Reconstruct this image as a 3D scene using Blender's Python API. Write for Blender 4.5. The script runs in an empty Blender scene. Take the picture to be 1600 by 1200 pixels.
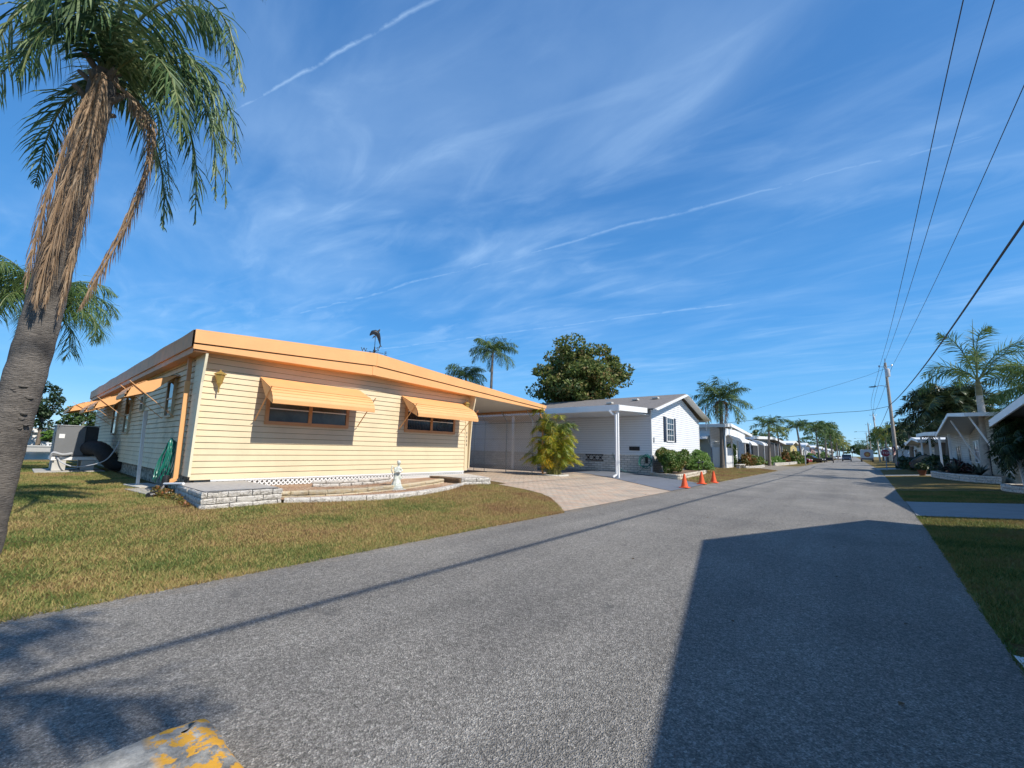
import bpy, math, random
import numpy as np
from math import sin, cos, pi, radians, sqrt, atan2
from mathutils import Vector, Matrix, Euler, noise
random.seed(7)
S = bpy.context.scene
COL = S.collection
# ------------------------------------------------------------------ camera
cd = bpy.data.cameras.new('camera'); cam = bpy.data.objects.new('camera', cd); COL.objects.link(cam)
cd.lens = 14.4; cd.sensor_width = 36; cd.sensor_fit = 'HORIZONTAL'; cd.shift_y = 17/1600
cd.clip_start = 0.05; cd.clip_end = 6000
R = Matrix(((0.770444, 0.06736, 0.633939), (0.637157, -0.114331, -0.762207), (0.021137, 0.991156, -0.131005)))
cam.matrix_world = Matrix.Translation((0, 0, 1.45)) @ R.to_4x4()
S.camera = cam
# ------------------------------------------------------------------ light
SUN_AZ, SUN_EL = radians(4), radians(44.5)          # azimuth counted from +X towards +Y
sdir = Vector((cos(SUN_AZ)*cos(SUN_EL), sin(SUN_AZ)*cos(SUN_EL), sin(SUN_EL)))
ld = bpy.data.lights.new('sun', 'SUN'); ld.energy = 4.6; ld.angle = radians(0.53); ld.color = (1.0, 0.935, 0.83)
sun = bpy.data.objects.new('sun', ld); COL.objects.link(sun)
sun.rotation_euler = sdir.to_track_quat('Z', 'Y').to_euler(); sun.location = (30, 12, 40)
S.view_settings.view_transform = 'Standard'; S.view_settings.look = 'None'
S.view_settings.exposure = 0.25; S.view_settings.gamma = 1.0
W = bpy.data.worlds.new('World'); S.world = W; W.use_nodes = True
def build_world():
    nt = W.node_tree; N = nt.nodes; L = nt.links; N.clear()
    def nd(t, **k):
        n = N.new(t)
        for a, b in k.items(): setattr(n, a, b)
        return n
    def mth(op, a, b=None, c=None, clamp=False):
        n = nd('ShaderNodeMath', operation=op, use_clamp=clamp)
        for i, v in enumerate((a, b, c)):
            if v is None: continue
            if isinstance(v, (int, float)): n.inputs[i].default_value = v
            else: L.new(v, n.inputs[i])
        return n.outputs[0]
    sky = nd('ShaderNodeTexSky'); sky.sky_type = 'NISHITA'; sky.sun_disc = False
    sky.sun_elevation = SUN_EL; sky.sun_rotation = pi/2 - SUN_AZ
    sky.air_density = 1.0; sky.dust_density = 0.0; sky.ozone_density = 4.0; sky.altitude = 0
    hsv = nd('ShaderNodeHueSaturation'); hsv.inputs['Saturation'].default_value = 1.15; hsv.inputs['Value'].default_value = 1.35
    L.new(sky.outputs[0], hsv.inputs['Color'])
    tc = nd('ShaderNodeTexCoord'); sep = nd('ShaderNodeSeparateXYZ'); L.new(tc.outputs['Generated'], sep.inputs[0])
    # clear subtropical blue: deeper overhead, paler towards the horizon
    gr = nd('ShaderNodeValToRGB'); ce = gr.color_ramp.elements; K = 10.0
    ce[0].position = 0.0; ce[0].color = (2.6/K, 5.4/K, 7.9/K, 1); ce[1].position = .9; ce[1].color = (.50/K, 1.55/K, 4.0/K, 1)
    for q, c in ((.10, (1.0, 3.9, 8.0)), (.28, (.62, 2.85, 7.0)), (.55, (.52, 2.05, 5.4))): e = ce.new(q); e.color = (c[0]/K, c[1]/K*.97, c[2]/K*.93, 1)
    L.new(sep.outputs[2], gr.inputs[0]); gm = nd('ShaderNodeMixRGB', blend_type='MULTIPLY'); gm.inputs[0].default_value = 1; L.new(gr.outputs[0], gm.inputs[1]); gm.inputs[2].default_value = (K, K, K, 1)
    bl = nd('ShaderNodeMixRGB'); bl.inputs[0].default_value = .8; L.new(hsv.outputs[0], bl.inputs[1]); L.new(gm.outputs[0], bl.inputs[2])
    z = mth('MAXIMUM', sep.outputs[2], 0.015); zz = mth('ADD', z, 0.0)
    u = mth('DIVIDE', sep.outputs[0], zz); v = mth('DIVIDE', sep.outputs[1], zz)
    cmb = nd('ShaderNodeCombineXYZ'); L.new(u, cmb.inputs[0]); L.new(v, cmb.inputs[1])
    # contrails: straight lines on the cloud plane, slightly wandering
    wob = nd('ShaderNodeTexNoise'); wob.inputs['Scale'].default_value = 2.2; wob.inputs['Detail'].default_value = 6
    L.new(cmb.outputs[0], wob.inputs['Vector'])
    fine = nd('ShaderNodeTexNoise'); fine.inputs['Scale'].default_value = 9.0; fine.inputs['Detail'].default_value = 5; fine.inputs['Roughness'].default_value = .65
    L.new(cmb.outputs[0], fine.inputs['Vector'])
    w = mth('SUBTRACT', wob.outputs[0], 0.5); f = mth('SUBTRACT', fine.outputs[0], 0.5)
    trails = None
    for (a, b, wd, st, lo, hi, wb) in (((-1.433, .292), (-.676, .487), .011, .40, -1.5, -.45, .06),
                               ((-1.76, 1.50), (.295, 1.80), .026, .26, -3.6, .55, .12),
                               ((-2.839, 2.50), (-.543, 2.985), .05, .28, -4, -.3, .10)):
        dx, dy = b[0]-a[0], b[1]-a[1]; l = sqrt(dx*dx+dy*dy); nx, ny = -dy/l, dx/l
        d = mth('ADD', mth('MULTIPLY', u, nx), mth('MULTIPLY', v, ny))
        d = mth('SUBTRACT', d, nx*a[0]+ny*a[1])
        d = mth('ADD', d, mth('MULTIPLY', w, wb)); d = mth('ADD', d, mth('MULTIPLY', f, wb*.3))
        d = mth('ABSOLUTE', d)
        m = mth('SUBTRACT', 1.0, mth('DIVIDE', d, wd), clamp=True)
        m = mth('POWER', m, 1.5)
        m = mth('MULTIPLY', m, mth('MULTIPLY', mth('SUBTRACT', fine.outputs[0], .33, clamp=True), 4.5, clamp=True))
        m = mth('MULTIPLY', m, mth('GREATER_THAN', u, lo)); 
        m = mth('MULTIPLY', m, mth('MULTIPLY', mth('SUBTRACT', hi, u, clamp=True), 3.0, clamp=True))
        m = mth('MULTIPLY', m, st)
        trails = m if trails is None else mth('MAXIMUM', trails, m)
    # cirrus veils stretched across the view
    def veil(rot, sc, scale, lo, hi, dist, off=0.0):
        mp = nd('ShaderNodeMapping'); mp.inputs['Rotation'].default_value = (0, 0, rot); mp.inputs['Scale'].default_value = sc
        mp.inputs['Location'].default_value = (off, off*.7, off*.3)
        L.new(cmb.outputs[0], mp.inputs['Vector'])
        n = nd('ShaderNodeTexNoise'); n.inputs['Scale'].default_value = scale; n.inputs['Detail'].default_value = 8
        n.inputs['Roughness'].default_value = .55; n.inputs['Distortion'].default_value = dist
        L.new(mp.outputs[0], n.inputs['Vector'])
        r = nd('ShaderNodeMapRange'); r.inputs['From Min'].default_value = lo; r.inputs['From Max'].default_value = hi; r.interpolation_type = 'SMOOTHSTEP'
        L.new(n.outputs[0], r.inputs['Value']); return r.outputs[0]
    v1 = veil(radians(-12), (.8, 1.7, 1), .95, .36, .80, .5, 3.1)
    v2 = veil(radians(-30), (.7, 1.9, 1), 2.2, .42, .88, 1.1, 8.0)
    broad = veil(0.4, (.8, 1, 1), .55, .38, .68, .2, 1.7)
    cl = mth('MULTIPLY', mth('ADD', mth('MULTIPLY', v1, .62), mth('MULTIPLY', v2, .5)), mth('ADD', mth('MULTIPLY', broad, .6), .38))
    # clouds sit in the upper and middle sky, thinning towards the horizon
    fade = nd('ShaderNodeMapRange'); fade.inputs['From Min'].default_value = .07; fade.inputs['From Max'].default_value = .25
    L.new(sep.outputs[2], fade.inputs['Value'])
    hi = nd('ShaderNodeMapRange'); hi.inputs['From Min'].default_value = .45; hi.inputs['From Max'].default_value = .9; hi.inputs['To Min'].default_value = 1.0; hi.inputs['To Max'].default_value = .35; L.new(sep.outputs[2], hi.inputs['Value']); cl = mth('MULTIPLY', cl, hi.outputs[0]); cl = mth('MULTIPLY', cl, fade.outputs[0]); cl = mth('MULTIPLY', cl, .58, clamp=True)
    al = mth('MAXIMUM', cl, trails, clamp=True)
    mix = nd('ShaderNodeMixRGB'); L.new(al, mix.inputs[0]); L.new(bl.outputs[0], mix.inputs[1])
    mix.inputs[2].default_value = (5.2, 7.2, 9.6, 1)
    bg = nd('ShaderNodeBackground'); bg.inputs['Strength'].default_value = 0.110
    L.new(mix.outputs[0], bg.inputs['Color'])
    out = nd('ShaderNodeOutputWorld'); L.new(bg.outputs[0], out.inputs['Surface'])
build_world()
# ------------------------------------------------------------------ helpers
def wloc(o):
    v = Vector((0, 0, 0))
    while o is not None: v += o.location; o = o.parent
    return v
def tag(o, label=None, cat=None, group=None, kind=None):
    if label: o['label'] = label
    if cat: o['category'] = cat
    if group: o['group'] = group
    if kind: o['kind'] = kind
    return o
def thing(name, label, cat, loc=(0, 0, 0), group=None):
    o = bpy.data.objects.new(name, None); COL.objects.link(o); o.location = loc; o.empty_display_size = .2
    return tag(o, label, cat, group)
def npmesh(name, v, f, m, parent=None, smooth=False):
    """v (N,3), f (M,3|4) arrays -> one object"""
    v = np.asarray(v, dtype=np.float32).copy(); f = np.asarray(f, dtype=np.int32)
    if parent is not None: v -= np.array(wloc(parent), dtype=np.float32)
    me = bpy.data.meshes.new(name); k = f.shape[1]
    me.vertices.add(len(v)); me.vertices.foreach_set('co', v.ravel())
    me.loops.add(f.size); me.loops.foreach_set('vertex_index', f.ravel())
    me.polygons.add(len(f)); me.polygons.foreach_set('loop_start', np.arange(0, f.size, k, dtype=np.int32))
    me.polygons.foreach_set('loop_total', np.full(len(f), k, dtype=np.int32))
    me.update(calc_edges=True); me.materials.append(m)
    if smooth: me.polygons.foreach_set('use_smooth', np.ones(len(f), dtype=bool))
    o = bpy.data.objects.new(name, me); COL.objects.link(o)
    if parent is not None: o.parent = parent
    return o
class MB:
    def __init__(s): s.v = []; s.f = []
    def add(s, vs, fs):
        b = len(s.v); s.v += [tuple(q) for q in vs]; s.f += [tuple(i+b for i in q) for q in fs]; return s
    def quad(s, *p): return s.add(p, [tuple(range(len(p)))])
    def box(s, x0, x1, y0, y1, z0, z1):
        return s.add([(x0, y0, z0), (x1, y0, z0), (x1, y1, z0), (x0, y1, z0), (x0, y0, z1), (x1, y0, z1), (x1, y1, z1), (x0, y1, z1)],
                     [(0, 3, 2, 1), (4, 5, 6, 7), (0, 1, 5, 4), (1, 2, 6, 5), (2, 3, 7, 6), (3, 0, 4, 7)])
    def obox(s, c, ax, ay, az, sx, sy, sz):
        c = Vector(c); ax, ay, az = [Vector(q).normalized() for q in (ax, ay, az)]
        vs = [c+ax*i*sx/2+ay*j*sy/2+az*k*sz/2 for k in (-1, 1) for i, j in ((-1, -1), (1, -1), (1, 1), (-1, 1))]
        return s.add(vs, [(0, 3, 2, 1), (4, 5, 6, 7), (0, 1, 5, 4), (1, 2, 6, 5), (2, 3, 7, 6), (3, 0, 4, 7)])
    def bar(s, a, b, w, h=None, up=(0, 0, 1)):
        a, b = Vector(a), Vector(b); h = h or w; d = b-a; l = d.length
        if l < 1e-6: return s
        d /= l; u = Vector(up)
        if abs(d.dot(u)) > .98: u = Vector((1, 0, 0))
        x = d.cross(u).normalized(); y = x.cross(d)
        return s.obox((a+b)/2, x, y, d, w, h, l)
    def prism(s, poly, d):
        """poly 3D points, extruded by vector d"""
        n = len(poly); d = Vector(d); a = [Vector(q) for q in poly]; b = [q+d for q in a]
        return s.add(a+b, [tuple(range(n-1, -1, -1)), tuple(range(n, 2*n))] + [(i, (i+1) % n, n+(i+1) % n, n+i) for i in range(n)])
    def tube(s, pts, r, seg=8, cap=True):
        pts = [Vector(q) for q in pts]; n = len(pts)
        if isinstance(r, (int, float)): r = [r]*n
        b = len(s.v); x = None
        for i, p in enumerate(pts):
            t = (pts[min(i+1, n-1)]-pts[max(i-1, 0)]).normalized()
            if x is None:
                x = t.cross(Vector((0, 0, 1)))
                if x.length < .1: x = t.cross(Vector((1, 0, 0)))
            x = (x-t*x.dot(t)).normalized(); y = t.cross(x)
            for k in range(seg):
                a = 2*pi*k/seg; s.v.append(tuple(p+(x*cos(a)+y*sin(a))*r[i]))
        for i in range(n-1):
            for k in range(seg):
                k2 = (k+1) % seg; s.f.append((b+i*seg+k, b+i*seg+k2, b+(i+1)*seg+k2, b+(i+1)*seg+k))
        if cap: s.f.append(tuple(b+k for k in range(seg-1, -1, -1))); s.f.append(tuple(b+(n-1)*seg+k for k in range(seg)))
        return s
    def lathe(s, c, prof, seg=20, sx=1, sy=1):
        c = Vector(c); b = len(s.v); n = len(prof)
        for r, z in prof:
            for k in range(seg):
                a = 2*pi*k/seg; s.v.append((c.x+r*cos(a)*sx, c.y+r*sin(a)*sy, c.z+z))
        for i in range(n-1):
            for k in range(seg):
                k2 = (k+1) % seg; s.f.append((b+i*seg+k, b+i*seg+k2, b+(i+1)*seg+k2, b+(i+1)*seg+k))
        s.f.append(tuple(b+k for k in range(seg-1, -1, -1))); s.f.append(tuple(b+(n-1)*seg+k for k in range(seg)))
        return s
    def ball(s, c, r, seg=10, rings=7):
        rx, ry, rz = (r, r, r) if isinstance(r, (int, float)) else r
        prof = [(max(sin(pi*i/rings), .02), -cos(pi*i/rings)) for i in range(rings+1)]
        c = Vector(c); b = len(s.v)
        for q, z in prof:
            for k in range(seg):
                a = 2*pi*k/seg; s.v.append((c.x+q*cos(a)*rx, c.y+q*sin(a)*ry, c.z+z*rz))
        for i in range(rings):
            for k in range(seg):
                k2 = (k+1) % seg; s.f.append((b+i*seg+k, b+i*seg+k2, b+(i+1)*seg+k2, b+(i+1)*seg+k))
        return s
    def build(s, name, m, parent=None, smooth=False, bevel=0):
        me = bpy.data.meshes.new(name); off = wloc(parent) if parent is not None else Vector((0, 0, 0))
        me.from_pydata([(a-off.x, b-off.y, c-off.z) for a, b, c in s.v], [], s.f); me.materials.append(m)
        if smooth:
            me.polygons.foreach_set('use_smooth', [True]*len(me.polygons))
            try: me.set_sharp_from_angle(angle=radians(50))
            except Exception: pass
        o = bpy.data.objects.new(name, me); COL.objects.link(o)
        if parent is not None: o.parent = parent
        if bevel:
            b = o.modifiers.new('bevel', 'BEVEL'); b.width = bevel; b.segments = 2; b.limit_method = 'ANGLE'
        return o
def kids(o): return [c for c in bpy.data.objects if c.parent == o]
def copy_tree(o, parent=None):
    c = o.copy(); COL.objects.link(c)
    if parent is not None: c.parent = parent
    for ch in kids(o): copy_tree(ch, c)
    return c
def catmull(pts, n):
    P = [Vector(p) for p in pts]; P = [P[0]*2-P[1]]+P+[P[-1]*2-P[-2]]; m = len(P)-3; out = []
    for i in range(n+1):
        t = i/n*m; k = min(int(t), m-1); t -= k; a, b, c, d = P[k:k+4]
        out.append(.5*((2*b)+(c-a)*t+(2*a-5*b+4*c-d)*t*t+(3*b-a-3*c+d)*t**3))
    return out
def gz(x): return 0.2*min(max((-6.0-x)/5.0, 0), 1)
def xedge(y): return .75+min(max((y-3)/9, 0), 1)*.3+max(0, y-12)*.021*(1 if y < 60 else 0)+(1.0 if y >= 60 else 0)
def gr(x, y): return 0.2*min(max((x-xedge(y)-.12)/2.8, 0), 1)
# ------------------------------------------------------------------ materials
MATS = {}
def pm(name, col, rough=.6, var=.12, scale=4.0, bump=0.0, bscale=40.0, metal=0.0, col2=None, spec=.5, stretch=(1, 1, 1), dirt=None, trans=0):
    """painted / mineral surface: base colour broken up by two octaves of noise, optional second colour, stains and bump"""
    if name in MATS: return MATS[name]
    m = bpy.data.materials.new(name); m.use_nodes = True; nt = m.node_tree; N = nt.nodes; L = nt.links
    b = N['Principled BSDF']; b.inputs['Roughness'].default_value = rough; b.inputs['Metallic'].default_value = metal
    b.inputs['Specular IOR Level'].default_value = spec
    g = N.new('ShaderNodeNewGeometry'); mp = N.new('ShaderNodeMapping'); mp.inputs['Scale'].default_value = stretch; L.new(g.outputs['Position'], mp.inputs[0])
    n = N.new('ShaderNodeTexNoise'); n.inputs['Scale'].default_value = scale; n.inputs['Detail'].default_value = 7; n.inputs['Roughness'].default_value = .62
    L.new(mp.outputs[0], n.inputs['Vector'])
    r = N.new('ShaderNodeValToRGB'); r.color_ramp.elements[0].position = .3; r.color_ramp.elements[1].position = .7
    c2 = col2 or tuple(min(c*(1+var), 1) for c in col); c1 = col if col2 else tuple(c*(1-var) for c in col)
    r.color_ramp.elements[0].color = (*c1, 1); r.color_ramp.elements[1].color = (*c2, 1)
    L.new(n.outputs[0], r.inputs[0]); o = r.outputs[0]
    if dirt:
        dc, dsc, lo, hi, amt = dirt
        d = N.new('ShaderNodeTexNoise'); d.inputs['Scale'].default_value = dsc; d.inputs['Detail'].default_value = 9; d.inputs['Roughness'].default_value = .7
        L.new(g.outputs['Position'], d.inputs['Vector'])
        mr = N.new('ShaderNodeMapRange'); mr.inputs['From Min'].default_value = lo; mr.inputs['From Max'].default_value = hi; mr.inputs['To Max'].default_value = amt
        L.new(d.outputs[0], mr.inputs[0]); mx = N.new('ShaderNodeMixRGB'); L.new(mr.outputs[0], mx.inputs[0]); L.new(o, mx.inputs[1]); mx.inputs[2].default_value = (*dc, 1); o = mx.outputs[0]
    L.new(o, b.inputs['Base Color'])
    if bump:
        n2 = N.new('ShaderNodeTexNoise'); n2.inputs['Scale'].default_value = bscale; n2.inputs['Detail'].default_value = 5; L.new(mp.outputs[0], n2.inputs['Vector'])
        bp = N.new('ShaderNodeBump'); bp.inputs['Strength'].default_value = min(bump, 1); bp.inputs['Distance'].default_value = .03*bump; L.new(n2.outputs[0], bp.inputs['Height']); L.new(bp.outputs[0], b.inputs['Normal'])
    MATS[name] = m; return m
def leafmat(name, cols, rough=.5, trans=.3, spec=.4, sheen=0):
    if name in MATS: return MATS[name]
    m = bpy.data.materials.new(name); m.use_nodes = True; nt = m.node_tree; N = nt.nodes; L = nt.links
    b = N['Principled BSDF']; b.inputs['Roughness'].default_value = rough; b.inputs['Specular IOR Level'].default_value = spec
    g = N.new('ShaderNodeNewGeometry'); r = N.new('ShaderNodeValToRGB'); cr = r.color_ramp
    for i, c in enumerate(cols):
        p = i/(len(cols)-1)
        e = cr.elements[i] if i < 2 and len(cols) == 2 else (cr.elements[0] if i == 0 else cr.elements[-1] if i == len(cols)-1 else cr.elements.new(p))
        e.position = p; e.color = (*c, 1)
    nz = N.new('ShaderNodeTexNoise'); nz.inputs['Scale'].default_value = 1.3; nz.inputs['Detail'].default_value = 3; L.new(g.outputs['Position'], nz.inputs['Vector'])
    a = N.new('ShaderNodeMath'); a.operation = 'MULTIPLY_ADD'; a.inputs[1].default_value = .6
    L.new(g.outputs['Random Per Island'], a.inputs[0])
    a2 = N.new('ShaderNodeMath'); a2.operation = 'MULTIPLY_ADD'; a2.inputs[1].default_value = 1.5; a2.inputs[2].default_value = -.55
    L.new(nz.outputs[0], a2.inputs[0]); L.new(a2.outputs[0], a.inputs[2]); L.new(a.outputs[0], r.inputs[0])
    L.new(r.outputs[0], b.inputs['Base Color'])
    t = N.new('ShaderNodeBsdfTranslucent'); L.new(r.outputs[0], t.inputs['Color'])
    mx = N.new('ShaderNodeMixShader'); mx.inputs[0].default_value = trans; L.new(b.outputs[0], mx.inputs[1]); L.new(t.outputs[0], mx.inputs[2])
    L.new(mx.outputs[0], N['Material Output'].inputs['Surface']); MATS[name] = m; return m
def glassmat(name, col=(.02, .025, .03), rough=.06):
    if name in MATS: return MATS[name]
    m = pm(name, col, rough=rough, var=.5, scale=1.5, spec=.8); return m
CREAM = pm('cream_siding', (.70, .575, .375), .55, .05, 1.2, .1, 60, stretch=(1, 1, .4), dirt=((.45, .36, .24), 1.6, .52, .85, .4))
CREAMS = pm('cream_siding_weathered', (.72, .61, .41), .6, .10, 1.2, .1, 60, stretch=(1, 1, .25), dirt=((.16, .17, .08), .9, .52, .78, .7))
ORANGE = pm('orange_paint', (.80, .41, .165), .5, .06, 1.5, .04, 30, dirt=((.48, .27, .14), 4, .55, .85, .4))
ORANGED = pm('orange_paint_aged', (.66, .31, .13), .5, .14, 2.0, .05, 30, dirt=((.3, .2, .14), 5, .5, .8, .5))
WHITE = pm('white_paint', (.80, .80, .79), .45, .03, 2.0, dirt=((.5, .5, .48), 4, .6, .9, .3))
WHITEV = pm('white_vinyl', (.78, .79, .80), .4, .03, .8)
STONE = pm('white_painted_stone', (.66, .62, .56), .8, .16, 14, 1.0, 55, dirt=((.20, .17, .14), 15, .50, .64, .8))
STONEY = pm('tan_split_stone', (.56, .43, .22), .8, .2, 9, 1.0, 45, col2=(.62, .56, .44), dirt=((.24, .18, .1), 6, .58, .8, .5))
STONEB = pm('brown_split_stone', (.22, .15, .09), .8, .3, 12, 1.0, 45)
CONC = pm('concrete', (.42, .40, .36), .85, .12, 6, .5, 120, dirt=((.2, .19, .17), 3, .5, .8, .5))
CONCL = pm('pale_concrete', (.55, .53, .48), .85, .10, 5, .4, 120, dirt=((.28, .26, .22), 3, .52, .8, .5))
METAL = pm('galvanised_metal', (.42, .42, .42), .4, .1, 8, metal=.6)
BLACK = pm('black_plastic', (.02, .02, .022), .45, .3, 6)
DARK = pm('dark_void', (.012, .012, .014), .9, .3, 4)
GLASS = glassmat('window_glass')
GLASSG = glassmat('grey_window_glass', (.07, .08, .07), .22)
TRUNK = pm('palm_trunk_bark', (.23, .19, .155), .9, .2, 5, .9, 18, stretch=(1, 1, 5), dirt=((.09, .075, .06), 3, .5, .8, .5))
BARK = pm('tree_bark', (.16, .13, .10), .9, .25, 6, .8, 20, stretch=(1, 1, .3))
WOOD = pm('weathered_pole_wood', (.33, .28, .23), .85, .18, 8, .4, 30, stretch=(1, 1, .1))
G_PALM = leafmat('palm_leaflets', [(.028, .060, .022), (.075, .14, .038), (.18, .24, .07)], .55, .28, .3)
G_PALMY = leafmat('palm_leaflets_yellowed', [(.06, .12, .03), (.16, .22, .04), (.42, .30, .03)], .42, .3, .5)
G_ARECA = leafmat('areca_leaflets', [(.10, .19, .03), (.30, .36, .04), (.75, .46, .04)], .42, .4, .4)
G_DEAD = leafmat('dead_palm_leaflets', [(.17, .115, .075), (.36, .25, .16), (.52, .39, .26)], .7, .3, .2)
G_DARK = leafmat('dark_foliage', [(.012, .028, .012), (.03, .06, .022), (.06, .10, .035)], .5, .2, .4)
G_MID = leafmat('mid_green_foliage', [(.025, .06, .018), (.06, .12, .03), (.13, .19, .05)], .45, .25, .5)
G_TREE = leafmat('broad_tree_leaves', [(.03, .06, .018), (.09, .14, .03), (.20, .22, .06), (.32, .19, .09)], .5, .3, .3)
G_CROTON = leafmat('croton_leaves', [(.05, .08, .02), (.16, .13, .03), (.42, .13, .06)], .45, .25, .4)
G_HEDGE = leafmat('hedge_leaves', [(.03, .08, .015), (.08, .16, .03), (.16, .22, .05), (.34, .19, .08)], .45, .25, .4)
G_LIGHT = leafmat('bright_shrub_leaves', [(.05, .12, .02), (.14, .26, .05), (.30, .42, .12)], .4, .3, .5)
RED = pm('red_paint', (.45, .03, .025), .4, .1)
# ------------------------------------------------------------------ terrain, road, water
def groundmat():
    m = bpy.data.materials.new('lawn_soil_and_thatch'); m.use_nodes = True; nt = m.node_tree; N = nt.nodes; L = nt.links
    b = N['Principled BSDF']; b.inputs['Roughness'].default_value = .95; b.inputs['Specular IOR Level'].default_value = .1
    g = N.new('ShaderNodeNewGeometry')
    def nz(s, d=6, ro=.6):
        n = N.new('ShaderNodeTexNoise'); n.inputs['Scale'].default_value = s; n.inputs['Detail'].default_value = d; n.inputs['Roughness'].default_value = ro; L.new(g.outputs['Position'], n.inputs['Vector']); return n.outputs[0]
    def ramp(v, es):
        r = N.new('ShaderNodeValToRGB'); r.color_ramp.elements[0].position, r.color_ramp.elements[0].color = es[0][0], (*es[0][1], 1); r.color_ramp.elements[1].position, r.color_ramp.elements[1].color = es[-1][0], (*es[-1][1], 1)
        for p, c in es[1:-1]: e = r.color_ramp.elements.new(p); e.color = (*c, 1)
        L.new(v, r.inputs[0]); return r.outputs[0]
    a = ramp(nz(.7), [(.3, (.16, .11, .05)), (.5, (.20, .145, .055)), (.7, (.10, .11, .033))])
    f = ramp(nz(28, 9, .75), [(.3, (.25, .25, .25)), (.7, (1.7, 1.7, 1.7))])
    mx = N.new('ShaderNodeMixRGB'); mx.blend_type = 'MULTIPLY'; mx.inputs[0].default_value = 1; L.new(a, mx.inputs[1]); L.new(f, mx.inputs[2]); L.new(mx.outputs[0], b.inputs['Base Color'])
    bp = N.new('ShaderNodeBump'); bp.inputs['Strength'].default_value = 1; bp.inputs['Distance'].default_value = .05; L.new(nz(40, 6, .7), bp.inputs['Height']); L.new(bp.outputs[0], b.inputs['Normal'])
    return m
GROUND = groundmat()
def asphaltmat():
    m = bpy.data.materials.new('road_asphalt'); m.use_nodes = True; nt = m.node_tree; N = nt.nodes; L = nt.links
    b = N['Principled BSDF']; b.inputs['Roughness'].default_value = .82; b.inputs['Specular IOR Level'].default_value = .35
    g = N.new('ShaderNodeNewGeometry')
    def tex(t, s, **k):
        n = N.new(t); n.inputs['Scale'].default_value = s
        for a, q in k.items(): n.inputs[a].default_value = q
        L.new(g.outputs['Position'], n.inputs['Vector']); return n
    vo = tex('ShaderNodeTexVoronoi', 120); vo2 = tex('ShaderNodeTexVoronoi', 45); n1 = tex('ShaderNodeTexNoise', .45, Detail=7, Roughness=.6); n2 = tex('ShaderNodeTexNoise', 60, Detail=4, Roughness=.8)
    hs = N.new('ShaderNodeRGBToBW'); L.new(vo.outputs['Color'], hs.inputs[0]); hs2 = N.new('ShaderNodeRGBToBW'); L.new(vo2.outputs['Color'], hs2.inputs[0])
    r = N.new('ShaderNodeValToRGB'); r.color_ramp.elements[0].position = .2; r.color_ramp.elements[0].color = (.185, .174, .155, 1); r.color_ramp.elements[1].position = .85; r.color_ramp.elements[1].color = (.43, .405, .365, 1)
    e = r.color_ramp.elements.new(.6); e.color = (.29, .272, .245, 1); L.new(hs.outputs[0], r.inputs[0])
    r2 = N.new('ShaderNodeValToRGB'); r2.color_ramp.elements[0].position = .3; r2.color_ramp.elements[0].color = (.72, .72, .73, 1); r2.color_ramp.elements[1].position = .72; r2.color_ramp.elements[1].color = (1.12, 1.11, 1.09, 1); L.new(n1.outputs[0], r2.inputs[0])
    r3 = N.new('ShaderNodeValToRGB'); r3.color_ramp.elements[0].position = .3; r3.color_ramp.elements[0].color = (.55, .55, .55, 1); r3.color_ramp.elements[1].position = .7; r3.color_ramp.elements[1].color = (1.35, 1.35, 1.35, 1); L.new(n2.outputs[0], r3.inputs[0])
    r4 = N.new('ShaderNodeValToRGB'); r4.color_ramp.elements[0].position = .2; r4.color_ramp.elements[0].color = (.8, .8, .8, 1); r4.color_ramp.elements[1].position = .8; r4.color_ramp.elements[1].color = (1.2, 1.2, 1.2, 1); L.new(hs2.outputs[0], r4.inputs[0])
    o = r.outputs[0]
    for q in (r2, r3, r4):
        mx = N.new('ShaderNodeMixRGB'); mx.blend_type = 'MULTIPLY'; mx.inputs[0].default_value = 1; L.new(o, mx.inputs[1]); L.new(q.outputs[0], mx.inputs[2]); o = mx.outputs[0]
    # long stains and polished wheel paths run along the street
    mp = N.new('ShaderNodeMapping'); mp.inputs['Scale'].default_value = (1.1, .05, 1); L.new(g.outputs['Position'], mp.inputs[0])
    st = N.new('ShaderNodeTexNoise'); st.inputs['Scale'].default_value = 1.3; st.inputs['Detail'].default_value = 4; L.new(mp.outputs[0], st.inputs['Vector'])
    r5 = N.new('ShaderNodeValToRGB'); r5.color_ramp.elements[0].position = .3; r5.color_ramp.elements[0].color = (.82, .82, .82, 1); r5.color_ramp.elements[1].position = .7; r5.color_ramp.elements[1].color = (1.08, 1.08, 1.08, 1); L.new(st.outputs[0], r5.inputs[0])
    mx = N.new('ShaderNodeMixRGB'); mx.blend_type = 'MULTIPLY'; mx.inputs[0].default_value = 1; L.new(o, mx.inputs[1]); L.new(r5.outputs[0], mx.inputs[2]); o = mx.outputs[0]
    # sand and dead thatch gathered along the left edge
    sp = N.new('ShaderNodeSeparateXYZ'); L.new(g.outputs['Position'], sp.inputs[0]); e1 = N.new('ShaderNodeMapRange'); e1.inputs['From Min'].default_value = -5.0; e1.inputs['From Max'].default_value = -5.45; L.new(sp.outputs[0], e1.inputs[0])
    e2 = N.new('ShaderNodeMath'); e2.operation = 'MULTIPLY'; ns = tex('ShaderNodeTexNoise', 5, Detail=9, Roughness=.75); e3 = N.new('ShaderNodeMapRange'); e3.inputs['From Min'].default_value = .42; e3.inputs['From Max'].default_value = .62; e3.inputs['To Max'].default_value = .85; L.new(ns.outputs[0], e3.inputs[0]); L.new(e1.outputs[0], e2.inputs[0]); L.new(e3.outputs[0], e2.inputs[1])
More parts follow.
